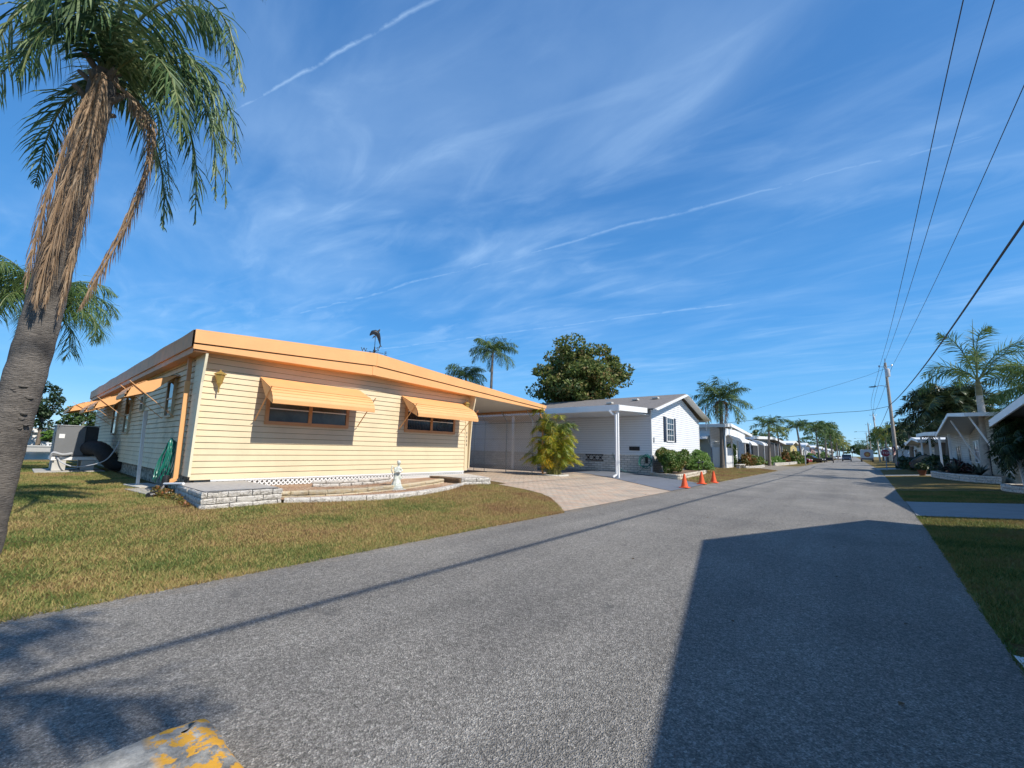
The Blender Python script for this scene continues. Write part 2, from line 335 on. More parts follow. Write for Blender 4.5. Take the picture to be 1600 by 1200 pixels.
    mx = N.new('ShaderNodeMixRGB'); L.new(e2.outputs[0], mx.inputs[0]); L.new(o, mx.inputs[1]); mx.inputs[2].default_value = (.30, .23, .14, 1); o = mx.outputs[0]
    # a few darker oil spots
    so = tex('ShaderNodeTexNoise', 2.3, Detail=3, Roughness=.5); mr = N.new('ShaderNodeMapRange'); mr.inputs['From Min'].default_value = .66; mr.inputs['From Max'].default_value = .76; mr.inputs['To Max'].default_value = .5; L.new(so.outputs[0], mr.inputs[0])
    mx = N.new('ShaderNodeMixRGB'); L.new(mr.outputs[0], mx.inputs[0]); L.new(o, mx.inputs[1]); mx.inputs[2].default_value = (.07, .07, .07, 1); o = mx.outputs[0]
    L.new(o, b.inputs['Base Color'])
    bp = N.new('ShaderNodeBump'); bp.inputs['Strength'].default_value = .9; bp.inputs['Distance'].default_value = .012; L.new(vo.outputs['Distance'], bp.inputs['Height']); L.new(bp.outputs[0], b.inputs['Normal'])
    return m
ASPH = asphaltmat()
def grid_ground():
    xs = sorted(set([-38.5, -37, -30, -22, -16] + [-12+.5*i for i in range(14)] + [-5, -2, 0])); ro = [0, .12, .8, 1.6, 2.92, 6, 20, 60, 200, 700, 2500]
    ys = [-400, -120, -40, -10, -2, 1, 3, 4.5, 6, 7.5, 9, 10.5, 12, 14, 16, 18, 20, 25, 30, 35, 40, 50, 59.9, 60, 70, 80, 120, 200, 400, 900, 3500]
    nc = len(xs)+len(ro); v = [(x, y, gz(x)) for x in xs for y in ys]+[(xedge(y)+o, y, gr(xedge(y)+o, y)) for o in ro for y in ys]; n = len(ys)
    f = [(i*n+j, (i+1)*n+j, (i+1)*n+j+1, i*n+j+1) for i in range(nc-1) for j in range(n-1)]
    tag(npmesh('ground', np.array(v), np.array(f), GROUND), kind='structure')
grid_ground()
tag(MB().box(-2500, -112, -900, 3500, -3, 0.0).build('far_bank_ground', GROUND), kind='structure')
def sheet(name, poly, m, dz=.006, kind='structure'):
    (xa, ya), (xb, yb), (xc, yc), (xd, yd) = poly; n = 24; b = MB()      # near-left, near-right, far-right, far-left: draped over the slope
    for i in range(n+1):
        k = (i/n)**1.6
        for x, y in ((xa+(xb-xa)*k, ya+(yb-ya)*k), (xd+(xc-xd)*k, yd+(yc-yd)*k)): b.v.append((x, y, gr(x, y)+dz))
    b.f = [(2*i, 2*i+2, 2*i+3, 2*i+1) for i in range(n)]; return tag(b.build(name, m), kind=kind)
# road: irregular edges
def road():
    rnd = random.Random(3); ys = [-60, -30, -12] + [-6+.35*i for i in range(90)] + [26+1.2*i for i in range(25)] + [57, 60, 65, 70, 80, 100, 140, 200, 300, 500, 900]
    L_ = []; R_ = []
    for y in ys:
        n = (noise.noise(Vector((0, y*1.1, 0)))*.06+noise.noise(Vector((3, y*4, 0)))*.03)
        lx = -5.42+n; rx = .75+min(max((y-3)/9, 0), 1)*.3+max(0, y-12)*.021*(1 if y < 60 else 0) + (1.0 if y >= 60 else 0) + noise.noise(Vector((7, y*1.3, 0)))*.05
        if y > 44: lx = -5.42
        L_.append((lx, y, .006)); R_.append((rx, y, .006))
    n = len(ys); v = L_+R_; f = [(i, n+i, n+i+1, i+1) for i in range(n-1)]
    tag(npmesh('road', np.array(v), np.array(f), ASPH), kind='structure')
road()
# side street joining from the left: surface follows the gentle rise of the lots
def side_street():
    P = []; xs = [-5.42, -5.8, -6.4, -7.2, -8.2, -9.5, -11, -20, -60]
    near = [44, 45.8, 46.8, 47.6, 48.3, 49.0, 49.4, 49.5, 49.5]; far = [66, 64, 62.6, 61.6, 61, 60.6, 60.5, 60.5, 60.5]
    v = [(x, y, gz(x)+.010) for x, y in zip(xs, near)]+[(x, y, gz(x)+.010) for x, y in zip(xs, far)]; n = len(xs)
    tag(npmesh('side_street', np.array(v), np.array([(i+1, i, n+i, n+i+1) for i in range(n-1)]), ASPH), kind='structure')
side_street()
# canal
def watermat():
    m = bpy.data.materials.new('canal_water'); m.use_nodes = True; nt = m.node_tree; N = nt.nodes; L = nt.links
    b = N['Principled BSDF']; b.inputs['Base Color'].default_value = (.010, .030, .040, 1); b.inputs['Roughness'].default_value = .3; b.inputs['Specular IOR Level'].default_value = .22
    g = N.new('ShaderNodeNewGeometry'); n = N.new('ShaderNodeTexNoise'); n.inputs['Scale'].default_value = 1.4; n.inputs['Detail'].default_value = 5
    L.new(g.outputs['Position'], n.inputs['Vector']); bp = N.new('ShaderNodeBump'); bp.inputs['Strength'].default_value = .5; bp.inputs['Distance'].default_value = .12
    L.new(n.outputs[0], bp.inputs['Height']); L.new(bp.outputs[0], b.inputs['Normal']); return m
tag(MB().quad((-113, -900, -.8), (-37, -900, -.8), (-37, 3500, -.8), (-113, 3500, -.8)).build('canal_water', watermat()), kind='structure')
t = thing('seawall', 'low pale concrete seawall along the far side of the canal', 'seawall', (-112, 0, -.8))
MB().box(-112.6, -111.95, -300, 600, -1.4, .10).build('wall', CONC, t); MB().box(-112.7, -111.8, -300, 600, .104, .3).build('cap', CONCL, t)
# pavers
def brickmat(name, c1, c2, mortar, sc, w=.5, h=.25, ms=.03, bumpd=.01, vec='xy', patch=None):
    if name in MATS: return MATS[name]
    m = bpy.data.materials.new(name); m.use_nodes = True; nt = m.node_tree; N = nt.nodes; L = nt.links
    b = N['Principled BSDF']; b.inputs['Roughness'].default_value = .85; b.inputs['Specular IOR Level'].default_value = .25
    g = N.new('ShaderNodeNewGeometry'); v = g.outputs['Position']
    if vec != 'xy':
        s = N.new('ShaderNodeSeparateXYZ'); L.new(v, s.inputs[0]); c = N.new('ShaderNodeCombineXYZ'); a = N.new('ShaderNodeMath'); a.operation = 'ADD'
        L.new(s.outputs[0], a.inputs[0]); L.new(s.outputs[1], a.inputs[1]); L.new(a.outputs[0], c.inputs[0]); L.new(s.outputs[2], c.inputs[1]); v = c.outputs[0]
    br = N.new('ShaderNodeTexBrick'); br.inputs['Scale'].default_value = sc; br.inputs['Brick Width'].default_value = w; br.inputs['Row Height'].default_value = h; br.inputs['Mortar Size'].default_value = ms; br.inputs['Mortar Smooth'].default_value = .3
    br.inputs['Color1'].default_value = (*c1, 1); br.inputs['Color2'].default_value = (*c2, 1); br.inputs['Mortar'].default_value = (*mortar, 1); L.new(v, br.inputs['Vector'])
    n = N.new('ShaderNodeTexNoise'); n.inputs['Scale'].default_value = 1.2; n.inputs['Detail'].default_value = 8; n.inputs['Roughness'].default_value = .7; L.new(g.outputs['Position'], n.inputs['Vector'])
    r = N.new('ShaderNodeValToRGB'); r.color_ramp.elements[0].position = .3; r.color_ramp.elements[0].color = (.72, .74, .76, 1); r.color_ramp.elements[1].position = .7; r.color_ramp.elements[1].color = (1.15, 1.1, 1.05, 1); L.new(n.outputs[0], r.inputs[0])
    mx = N.new('ShaderNodeMixRGB'); mx.blend_type = 'MULTIPLY'; mx.inputs[0].default_value = 1; L.new(br.outputs[0], mx.inputs[1]); L.new(r.outputs[0], mx.inputs[2]); L.new(mx.outputs[0], b.inputs['Base Color'])
    bp = N.new('ShaderNodeBump'); bp.inputs['Strength'].default_value = .8; bp.inputs['Distance'].default_value = bumpd; bp.invert = True; L.new(br.outputs['Fac'], bp.inputs['Height']); L.new(bp.outputs[0], b.inputs['Normal'])
    MATS[name] = m; return m
PAVE = brickmat('driveway_pavers', (.53, .39, .29), (.48, .42, .34), (.30, .25, .19), 2.6, .62, .40, .026)
BRICK = brickmat('white_brick_skirt', (.80, .77, .72), (.64, .60, .54), (.36, .34, .31), 1.0, .40, .13, .016, .02, 'v')
GREYDRIVE = pm('grey_painted_concrete', (.145, .16, .19), .7, .08, 2, .2, 80, dirt=((.10, .105, .11), 2.5, .5, .8, .5))
def slab_poly(name, poly, m, dz, label=None):
    # subdivide in x so the sheet follows the rise of the ground
    P = [(x, y) for x, y in poly]
    import bmesh
    bm = bmesh.new(); f = bm.faces.new([bm.verts.new((x, y, 0)) for x, y in P])
    for x in (-6, -6.5, -7, -7.5, -8, -8.5, -9, -9.5, -10, -10.5, -11):
        bmesh.ops.bisect_plane(bm, geom=bm.verts[:]+bm.edges[:]+bm.faces[:], plane_co=(x, 0, 0), plane_no=(1, 0, 0))
    for v in bm.verts: v.co.z = gz(v.co.x)+dz
    bm.normal_update()
    for f in bm.faces:
        if f.normal.z < 0: f.normal_flip()
    me = bpy.data.meshes.new(name); bm.to_mesh(me); me.materials.append(m); o = bpy.data.objects.new(name, me); COL.objects.link(o)
    return tag(o, kind='structure')
slab_poly('paver_driveway', [(-22, 12.0), (-12.0, 12.0), (-10.08, 11.9), (-10.0, 11.35), (-8.6, 11.15), (-7.7, 10.8), (-7.07, 10.35), (-6.1, 9.35), (-5.41, 8.45), (-5.38, 9.5), (-5.36, 15.9), (-7.0, 17.2), (-9.1, 18.75), (-12.5, 20.6), (-22, 20.6)], PAVE, .014)
slab_poly('grey_driveway', [(-5.38, 15.95), (-5.4, 20.4), (-6.1, 21.6), (-7.1, 22.1), (-8.97, 23.4), (-26, 23.4), (-26, 20.65), (-12.5, 20.65), (-9.1, 18.8), (-7.0, 17.25)], GREYDRIVE, .022)
sheet('right_driveway', [(1.10, 14.6), (14, 14.3), (14, 18.6), (1.20, 18.9)], pm('driveway_concrete_right', (.24, .24, .235), .85, .1, 3, .3, 100, dirt=((.17, .17, .17), 2, .5, .8, .5)), .02)
sheet('garden_path', [(1.75, 43.6), (5.2, 43.0), (5.2, 44.2), (1.8, 45.2)], CONCL, .02)
sheet('far_right_driveway', [(1.9, 63), (12, 63), (12, 69), (1.9, 69)], CONC, .02)
sheet('corner_pavement', [(.84, 2.2), (6, 2.0), (6, 5.0), (.80, 4.85)], pm('white_pavement', (.66, .66, .64), .7, .05, 3, .2, 90), .03)
MB().box(-21, -6.2, 12, 12, 0, 0) if False else None
# ------------------------------------------------------------------ grass blades
def grass(name, seed, n, sampler, h=.045, cols=None, w=.006):
    rg = np.random.default_rng(seed); p = sampler(rg, n); n = len(p)
    a = rg.uniform(0, 2*pi, n); hh = h*rg.uniform(.4, 1.25, n); lean = rg.uniform(.2, 1.1, n)*hh; la = rg.uniform(0, 2*pi, n); ww = w*rg.uniform(.7, 1.5, n)*(1+.05*np.hypot(p[:, 0], p[:, 1]))
    yy = p[:, 1]; xe_ = .75+np.clip((yy-3)/9, 0, 1)*.3+np.maximum(0, yy-12)*.021
    z0 = 0.2*np.clip((-6-p[:, 0])/5, 0, 1)+0.2*np.clip((p[:, 0]-xe_-.12)/2.8, 0, 1)-.002
    v = np.zeros((n, 3, 3)); v[:, 0, 0] = p[:, 0]-np.cos(a)*ww; v[:, 0, 1] = p[:, 1]-np.sin(a)*ww; v[:, 1, 0] = p[:, 0]+np.cos(a)*ww; v[:, 1, 1] = p[:, 1]+np.sin(a)*ww
    v[:, 0, 2] = v[:, 1, 2] = z0; v[:, 2, 0] = p[:, 0]+np.cos(la)*lean; v[:, 2, 1] = p[:, 1]+np.sin(la)*lean; v[:, 2, 2] = z0+hh
    return tag(npmesh(name, v.reshape(-1, 3), np.arange(3*n).reshape(-1, 3), cols), kind='stuff')
def grassmat(name, cs):
    m = bpy.data.materials.new(name); m.use_nodes = True; nt = m.node_tree; N = nt.nodes; L = nt.links
    b = N['Principled BSDF']; b.inputs['Roughness'].default_value = .6; b.inputs['Specular IOR Level'].default_value = .25
    g = N.new('ShaderNodeNewGeometry'); n1 = N.new('ShaderNodeTexNoise'); n1.inputs['Scale'].default_value = .55; n1.inputs['Detail'].default_value = 6; n1.inputs['Roughness'].default_value = .65; L.new(g.outputs['Position'], n1.inputs['Vector'])
    m1 = N.new('ShaderNodeMath'); m1.operation = 'MULTIPLY_ADD'; m1.inputs[1].default_value = 2.6; m1.inputs[2].default_value = -1.0; L.new(n1.outputs[0], m1.inputs[0])
    # greener away from the road edge
    s = N.new('ShaderNodeSeparateXYZ'); L.new(g.outputs['Position'], s.inputs[0])
    mr = N.new('ShaderNodeMapRange'); mr.inputs['From Min'].default_value = 0; mr.inputs['From Max'].default_value = 9; mr.inputs['To Min'].default_value = .10; mr.inputs['To Max'].default_value = -.22; L.new(s.outputs[1], mr.inputs[0])
    ad = N.new('ShaderNodeMath'); ad.operation = 'ADD'; L.new(m1.outputs[0], ad.inputs[0]); L.new(mr.outputs[0], ad.inputs[1])
    a = N.new('ShaderNodeMath'); a.operation = 'MULTIPLY_ADD'; a.inputs[1].default_value = .55; L.new(g.outputs['Random Per Island'], a.inputs[0]); L.new(ad.outputs[0], a.inputs[2])
    r = N.new('ShaderNodeValToRGB'); r.color_ramp.elements[0].position = 0; r.color_ramp.elements[0].color = (*cs[0], 1); r.color_ramp.elements[1].position = 1; r.color_ramp.elements[1].color = (*cs[-1], 1)
    for i, c in enumerate(cs[1:-1]): e = r.color_ramp.elements.new((i+1)/(len(cs)-1)); e.color = (*c, 1)
    L.new(a.outputs[0], r.inputs[0]); L.new(r.outputs[0], b.inputs['Base Color'])
    t = N.new('ShaderNodeBsdfTranslucent'); L.new(r.outputs[0], t.inputs['Color']); mx = N.new('ShaderNodeMixShader'); mx.inputs[0].default_value = .25
    L.new(b.outputs[0], mx.inputs[1]); L.new(t.outputs[0], mx.inputs[2]); L.new(mx.outputs[0], N['Material Output'].inputs['Surface']); return m
GRASS = grassmat('lawn_blades', [(.28, .165, .085), (.40, .255, .12), (.43, .32, .13), (.36, .31, .11), (.20, .235, .065), (.10, .16, .04)])
def inpoly(p, poly):
    x, y = p[:, 0], p[:, 1]; r = np.zeros(len(p), bool); j = len(poly)-1
    for i in range(len(poly)):
        xi, yi = poly[i]; xj, yj = poly[j]
        with np.errstate(divide='ignore', invalid='ignore'): c = ((yi > y) != (yj > y)) & (x < (xj-xi)*(y-yi)/(yj-yi+1e-12)+xi)
        r ^= c; j = i
    return r
LAWN_L = [(-5.26, -3), (-5.28, 8.35), (-6.05, 9.3), (-7.0, 10.3), (-7.7, 10.75), (-8.6, 11.1), (-10.0, 11.3), (-10.3, 10.9), (-10.45, 10.0), (-9.72, 8.7), (-9.26, 7.36), (-9.12, 6.06), (-9.43, 4.9), (-9.80, 3.94), (-9.80, 2.5), (-12.3, 2.55), (-26, 2.7), (-36, 1.9), (-36, -3)]
def samp_left(rg, n):
    d = rg.uniform(0, 1, n)**1.5; x = -5.3-31*d; y = rg.uniform(-3, 11.5, n); p = np.stack([x, y], 1); p[:, 0] += np.where(rg.random(n) < .5, .26*np.sin(p[:, 1]*5.3)*np.sin(p[:, 1]*1.7+1)*np.sin(p[:, 1]*17)*rg.random(n)+.10*rg.random(n)**4, 0)*(p[:, 0] > -5.7); return p[inpoly(p, LAWN_L)]
grass('front_lawn_grass', 1, 900000, samp_left, .042, GRASS, .0036)
def samp_right(rg, n):
    y = 2.5+22*rg.uniform(0, 1, n)**1.4; x = .7+min(1, 1)*.0+rg.uniform(0, 4.5, n); ex = .75+np.clip((y-3)/9, 0, 1)*.3+np.maximum(0, y-12)*.021
    k = (x > ex-.02) & ~((y > 14.5) & (y < 18.95)) & ~((y < 5.25) & (x > .84)) & ~((y > 23.2)&(x>4.2)); return np.stack([x, y], 1)[k]
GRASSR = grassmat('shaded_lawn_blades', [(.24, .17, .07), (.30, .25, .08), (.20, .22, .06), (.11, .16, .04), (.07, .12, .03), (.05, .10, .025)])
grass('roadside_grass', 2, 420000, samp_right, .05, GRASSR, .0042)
def samp_mid(rg, n):
    x = rg.uniform(-9, -5.4, n); y = rg.uniform(20.4, 47.5, n)
    k = (y > 20.4+(-5.4-x)*1.2) & (x > -7.2-(y-22)*.12) & (y < 44+(-5.4-x)*1.7); return np.stack([x, y], 1)[k]
grass('neighbour_verge_grass', 3, 60000, samp_mid, .06, GRASS, .008)
# fallen leaves and litter on the lawn edge
# ------------------------------------------------------------------ siding
def siding(mb, p0, u, L_, z0, top, n, bh=.15, lap=.022, cols=None):
    """lapped boards from z0 up to top(t) along unit u starting at p0 (x,y); n outward"""
    u = Vector((u[0], u[1], 0)); n = Vector((n[0], n[1], 0)); z = z0; k = 0
    if callable(top): tf = top; ts = [L_*i/(cols or 24) for i in range((cols or 24)+1)]
    else: tf = lambda t: top; ts = [0, L_]
    zmax = max(tf(t) for t in ts); o = Vector((p0[0], p0[1], 0))
    while z < zmax-1e-4:
        for a, b in zip(ts[:-1], ts[1:]):
            za, zb = min(z+bh, tf(a)), min(z+bh, tf(b))
            if za <= z and zb <= z: continue
            za = max(za, z); zb = max(zb, z); A = o+u*a; B = o+u*b
            q = [A+n*lap+Vector((0, 0, z)), B+n*lap+Vector((0, 0, z)), B+n*.002+Vector((0, 0, zb)), A+n*.002+Vector((0, 0, za))]
            mb.quad(*q)
            mb.quad(A+n*.001+Vector((0, 0, z)), B+n*.001+Vector((0, 0, z)), B+n*lap+Vector((0, 0, z)), A+n*lap+Vector((0, 0, z)))
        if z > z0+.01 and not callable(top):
            LAP_SHADE.append((o+n*(lap*.18)+Vector((0, 0, z-.011)), o+u*L_+n*(lap*.18)+Vector((0, 0, z-.011))))
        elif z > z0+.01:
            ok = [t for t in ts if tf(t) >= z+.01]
            if ok: LAP_SHADE.append((o+u*ok[0]+n*(lap*.18)+Vector((0, 0, z-.011)), o+u*ok[-1]+n*(lap*.18)+Vector((0, 0, z-.011))))
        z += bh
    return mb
LAP_SHADE = []
def lap_shade_lines(par, m, h=.012):  # dark strips that paint the shade line under each lapped board
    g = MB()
    for a, b in LAP_SHADE: g.quad(a, b, b+Vector((0, 0, h)), a+Vector((0, 0, h)))
    LAP_SHADE.clear()
    if g.v: g.build('board_shade_lines', m, par)
def window(par, c, u, n, w, h, frame, glass, mull=1, rail=None, fw=.07, name='window', blinds=False):
    """c = centre on wall; returns the frame object with its pane as sub-part"""
    c = Vector(c); u = Vector(u); n = Vector(n); Z = Vector((0, 0, 1)); m = MB()
    for s in (-1, 1):
        m.obox(c+Z*s*(h/2+fw/2)+n*.03, u, n, Z, w+2*fw, .075, fw); m.obox(c+u*s*(w/2+fw/2)+n*.03, u, n, Z, fw, .071, h)
    for i in range(1, mull+1): m.obox(c+u*(-w/2+w*i/(mull+1))+n*.03, u, n, Z, fw*1.1, .067, h-.004)
    fo = m.build(name, frame, par)
    g = MB().obox(c+n*.028, u, n, Z, w-.004, .012, h-.004)
    g.build('pane', glass, fo)
    if rail is not None:
        r = MB()
        for q in rail: r.obox(c+Z*(-h/2+h*q)+n*.04, u, n, Z, w-.01, .03, .03)
        r.build('rail', WHITE if frame != WHITE else WHITEV, fo)
    return fo
def awning(par, a, u, n, w, zt, out, zl, m, side=True, arms=True, armmat=None, slats=6, armz=None):
    """metal awning: a = wall point (x,y) of one end, u along wall, n outward"""
    a = Vector((a[0], a[1], 0)); u = Vector(u); n = Vector(n); Z = Vector((0, 0, 1)); h = zt-zl
    prof = [(0.02, zt), (out*.30, zt-h*.17), (out*.62, zt-h*.36)]
    k = slats
    for i in range(k):
        f0 = i/k; f1 = (i+1)/k
        x0 = out*(.62+.38*sin(f0*pi/2)); x1 = out*(.62+.38*sin(f1*pi/2)); z0 = zt-h*(.36+.64*(f0**1.25)); z1 = zt-h*(.36+.64*(f1**1.25))
        prof += [(x0+.026, z0-.004), (x1+.012, z1+.012), (x1-.012, z1+.004)]
    M = MB(); n_ = len(prof); vs = []
    for t in (0, w):
        vs += [a+u*t+n*x+Z*z for x, z in prof]
    vs2 = [v-Z*.012 for v in vs]
    M.add(vs, [(i, i+1, n_+i+1, n_+i) for i in range(n_-1)]); M.add(vs2, [(i+1, i, n_+i, n_+i+1) for i in range(n_-1)])
    for t in (0, w):
        M.add([a+u*t+n*x+Z*z for x, z in prof]+[a+u*t+n*x+Z*(z-.012) for x, z in prof], [(i, i+1, n_+i+1, n_+i) for i in range(n_-1)])
    if side:
        for t in (0, w):
            poly = [a+u*t+n*.02+Z*zt, a+u*t+n*(out*.62)+Z*(zt-h*.36), a+u*t+n*(out*.90)+Z*(zt-h*.62), a+u*t+n*(out*.985)+Z*zl, a+u*t+n*(out*.50)+Z*(zt-h*.72)]
            M.add(poly, [(0, 1, 2, 3, 4)])
    o = M.build('awning', m, par)
    if arms:
        for t in (0.02, w-.02):
            az = armz if armz is not None else zl-.45
            p = a+u*(t+(-.05 if t < w/2 else .05)); A = p+n*.03+Z*az; B = p+n*(out*.86)+Z*(zt-h*.55); D = (B-A).normalized()
            MB().bar(A, B+D*.14, .028, .012, up=n).build('arm', armmat or m, o)
    return o
# ------------------------------------------------------------------ foliage generators
def rotm(ax, a): return Matrix.Rotation(a, 3, ax)
def frond(lv, pts, n, ll, lw, rnd, hang=.5, rollv=.35, rach=None, rr=.018, start=.14, seg=2, tipr=.25, fwd=.55):
    """one feather leaf: rachis through pts, leaflets appended to MB lv"""
    C = catmull(pts, 14); 
    if rach is not None: rach.tube(C, [rr*(1-.8*i/14)+.002 for i in range(15)], 5, cap=False)
    def at(t):
        k = t*14; i = min(int(k), 13); f = k-i; return C[i].lerp(C[i+1], f), (C[min(i+1, 14)]-C[i]).normalized()
    Z = Vector((0, 0, 1))
    for i in range(n):
        t = start+(1-start)*(i+rnd.random()*.6)/n; p, T = at(min(t, .999)); s = T.cross(Z)
        if s.length < .08: s = Vector((rnd.uniform(-1, 1), rnd.uniform(-1, 1), 0))
        s.normalize(); L = ll*(.45+.75*sin(pi*min(1, (t-start)/(1-start)*.85+.12)))*(1-(1-tipr)*max(0, t-.8)/.2)*rnd.uniform(.8, 1.1)
        for sd in (-1, 1):
            d = (s*sd*1.0+T*fwd*rnd.uniform(.7, 1.3)); d = rotm(T, rnd.gauss(0, rollv)) @ d; d = (d+Vector((0, 0, -hang*rnd.uniform(.5, 1.2)))).normalized()
            w = d.cross(T)
            if w.length < .05: w = Vector((0, 0, 1))
            w = (T.lerp(w.normalized(), .35)).normalized()*lw*.5
            q = p; dd = d; pv = [q-w*.6, q+w*.6]
            for k in range(seg):
                q = q+dd*L/seg; ww = w*(1-(k+1)/seg)*1.0 if k == seg-1 else w
                if k < seg-1: pv += [q-ww, q+ww]
                else: pv += [q]
                dd = (dd+Vector((0, 0, -.55*hang-.12))).normalized()
            fs = [(2*k, 2*k+1, 2*k+3, 2*k+2) for k in range(seg-1)]+[(2*seg-2, 2*seg-1, 2*seg)]
            lv.add(pv, fs)
def palm(label, base, H, lean=(0, 0), r=.16, nf=16, fl=2.6, ll=.55, lw=.05, nl=26, seed=0, mat=None, group=None, skirt=0, hang=.6, name='palm_tree', trunkmat=None, droop=1.0, crownshaft=False, bulge=0, up=(-.35, 1.35), dir_=None, rv=.55):
    rnd = random.Random(seed); b = Vector(base); top = b+Vector((lean[0], lean[1], H))
    t = thing(name, label, 'palm tree', b, group); T = MB()
    N = 18; pts = []; rr = []
    for i in range(N+1):
        f = i/N; pts.append(b+Vector((lean[0]*f**1.5, lean[1]*f**1.5, H*f-.05*(i == 0)))); rr.append(r*(1.25-.55*f**.7+bulge*math.exp(-((f-.45)/.25)**2))*(1+.035*(i % 2))*(1.18 if i == 0 else 1))
    T.tube(pts, rr, 12).build('trunk', trunkmat or TRUNK, t, smooth=True)
    if crownshaft: MB().tube([top-Vector((0, 0, .1)), top+Vector((0, 0, .35)), top+Vector((0, 0, .9))], [r*.72, r*.68, r*.3], 10).build('crownshaft', MATS.get('cs') or pm('cs', (.16, .25, .06), .4, .2), t, smooth=True); 
    c0 = top+Vector((0, 0, .7 if crownshaft else .0)); lv = MB(); st = MB()
    for k in range(nf):
        az = k*2.39996+rnd.uniform(-.2, .2); el = up[0]+(up[1]-up[0])*((k+.5)/nf)**.8+rnd.uniform(-.12, .12); L = fl*rnd.uniform(.85, 1.1)*(1-.25*max(0, el-.9))
        d = Vector((cos(az), sin(az), 0)); 
        if dir_: d = (d+Vector(dir_)*.4).normalized()
        P = []; e = el; q = c0+d*.08; P.append(q)
        for s in range(5):
            q = q+(d*cos(e)+Vector((0, 0, sin(e))))*L/5; P.append(q); e -= droop*(.28+.10*s)
        frond(lv, P, nl, ll, lw, rnd, hang, rv, st, .022)
    lv.build('crown', mat or G_PALM, t); st.build('frond_stems', pm('frond_stem', (.16, .19, .07), .5, .25), t)
    if skirt:
        dv = MB(); ds = MB()
        for k in range(skirt):
            az = k*2.39996+rnd.uniform(-.3, .3)+1; d = Vector((cos(az), sin(az), 0)); L = fl*rnd.uniform(.5, .9)
            P = [top+d*.1, top+d*.45+Vector((0, 0, -.1)), top+d*.5+Vector((0, 0, -L*.5)), top+d*.35+Vector((0, 0, -L))]
            frond(dv, P, int(nl*.8), ll*.7, lw, rnd, 1.2, .5, ds, .015)
        dv.build('dead_fronds', G_DEAD, t); ds.build('dead_stems', pm('dead_stem', (.3, .2, .12), .8, .25), t)
    return t
def leafcloud(centers, radii, n, size, seed, aspect=.55, flat=.6):
    """leaf quads (pointed rhombs) scattered through clumps. centers (k,3) radii (k,3)"""
    rg = np.random.default_rng(seed); C = np.asarray(centers, float); Rr = np.asarray(radii, float); k = rg.integers(0, len(C), n)
    d = rg.normal(size=(n, 3)); d /= np.linalg.norm(d, axis=1, keepdims=True); rad = rg.uniform(.55, 1.05, n)**.7
    p = C[k]+d*Rr[k]*rad[:, None]
    a = rg.normal(size=(n, 3)); a[:, 2] -= .35; a /= np.linalg.norm(a, axis=1, keepdims=True); nn = rg.normal(size=(n, 3))*.7+d*flat+np.array([0, 0, .35]); b = np.cross(a, nn); b /= np.linalg.norm(b, axis=1, keepdims=True)+1e-9
    s = size*rg.uniform(.55, 1.3, n)[:, None]; v = np.stack([p-a*s*.5, p+b*s*aspect*.5, p+a*s*.5, p-b*s*aspect*.5], 1)
    return v.reshape(-1, 3), np.arange(4*n).reshape(-1, 4)
def bush(label, c, r, n, size, mat, seed, group=None, name='shrub', cat='shrub', boxy=False, stem=True):
    c = Vector(c); t = thing(name, label, cat, c, group); rg = random.Random(seed); rx, ry, rz = r; cs = []; rs = []
    for i in range(44):
        if boxy: q = [rg.uniform(-.80, .80), rg.uniform(-.80, .80), rg.uniform(.15, .86)]
        else:
            while True:
                q = [rg.uniform(-1, 1), rg.uniform(-1, 1), rg.uniform(0, 1)]
                if q[0]**2+q[1]**2+(q[2]*1.0)**2 < 1: break
            q = [q[0]*.8, q[1]*.8, q[2]*.85]
        cs.append((c.x+q[0]*rx, c.y+q[1]*ry, c.z+.08+q[2]*rz)); k = rg.uniform(.24, .36); rs.append((rx*k, ry*k, rz*k*.75))
    v, f = leafcloud(cs, rs, n, size, seed); v[:, 2] = np.maximum(v[:, 2], c.z+.01); npmesh('foliage', v, f, mat, t)
    if stem:
        s = MB()
        for i in range(7): a = rg.uniform(0, 6.3); s.tube([c, c+Vector((cos(a)*rx*.35, sin(a)*ry*.35, rz*.4)), c+Vector((cos(a)*rx*.6, sin(a)*ry*.6, rz*.75))], [.025, .018, .01], 5)
        s.build('stems', BARK, t)
    return t
def tree(label, base, H, r, n, size, mat, seed, group=None, cz=.62, name='broadleaf_tree', clumps=60, trunk_r=.2, cat='tree'):
    b = Vector(base); t = thing(name, label, cat, b, group); rg = random.Random(seed); rx, ry, rz = r; cc = b+Vector((0, 0, H-rz))
    cs = []; rs = []; tr = MB(); tr.tube([b, b+Vector((.05, .05, (H-2*rz)*.6+.2)), cc-Vector((0, 0, rz*.5))], [trunk_r*1.3, trunk_r, trunk_r*.7], 9)
    for i in range(clumps):
        while True:
            q = Vector((rg.uniform(-1, 1), rg.uniform(-1, 1), rg.uniform(-.85, 1)))
            if .16 < q.length < 1: break
        q = q*(.92+.25*noise.noise(q*1.7+Vector((seed, 0, 0)))); p = cc+Vector((q.x*rx, q.y*ry, q.z*rz)); k = rg.uniform(.14, .27); cs.append(p); rs.append((rx*k, ry*k, rz*k*.7))
        if i % 3 == 0: m_ = cc.lerp(p, .45)-Vector((0, 0, rz*.15)); tr.tube([cc-Vector((0, 0, rz*.55)), m_, p], [trunk_r*.45, trunk_r*.25, trunk_r*.08], 5)
    tr.build('trunk', BARK, t, smooth=True); v, f = leafcloud(cs, rs, n, size, seed); npmesh('crown', v, f, mat, t); return t
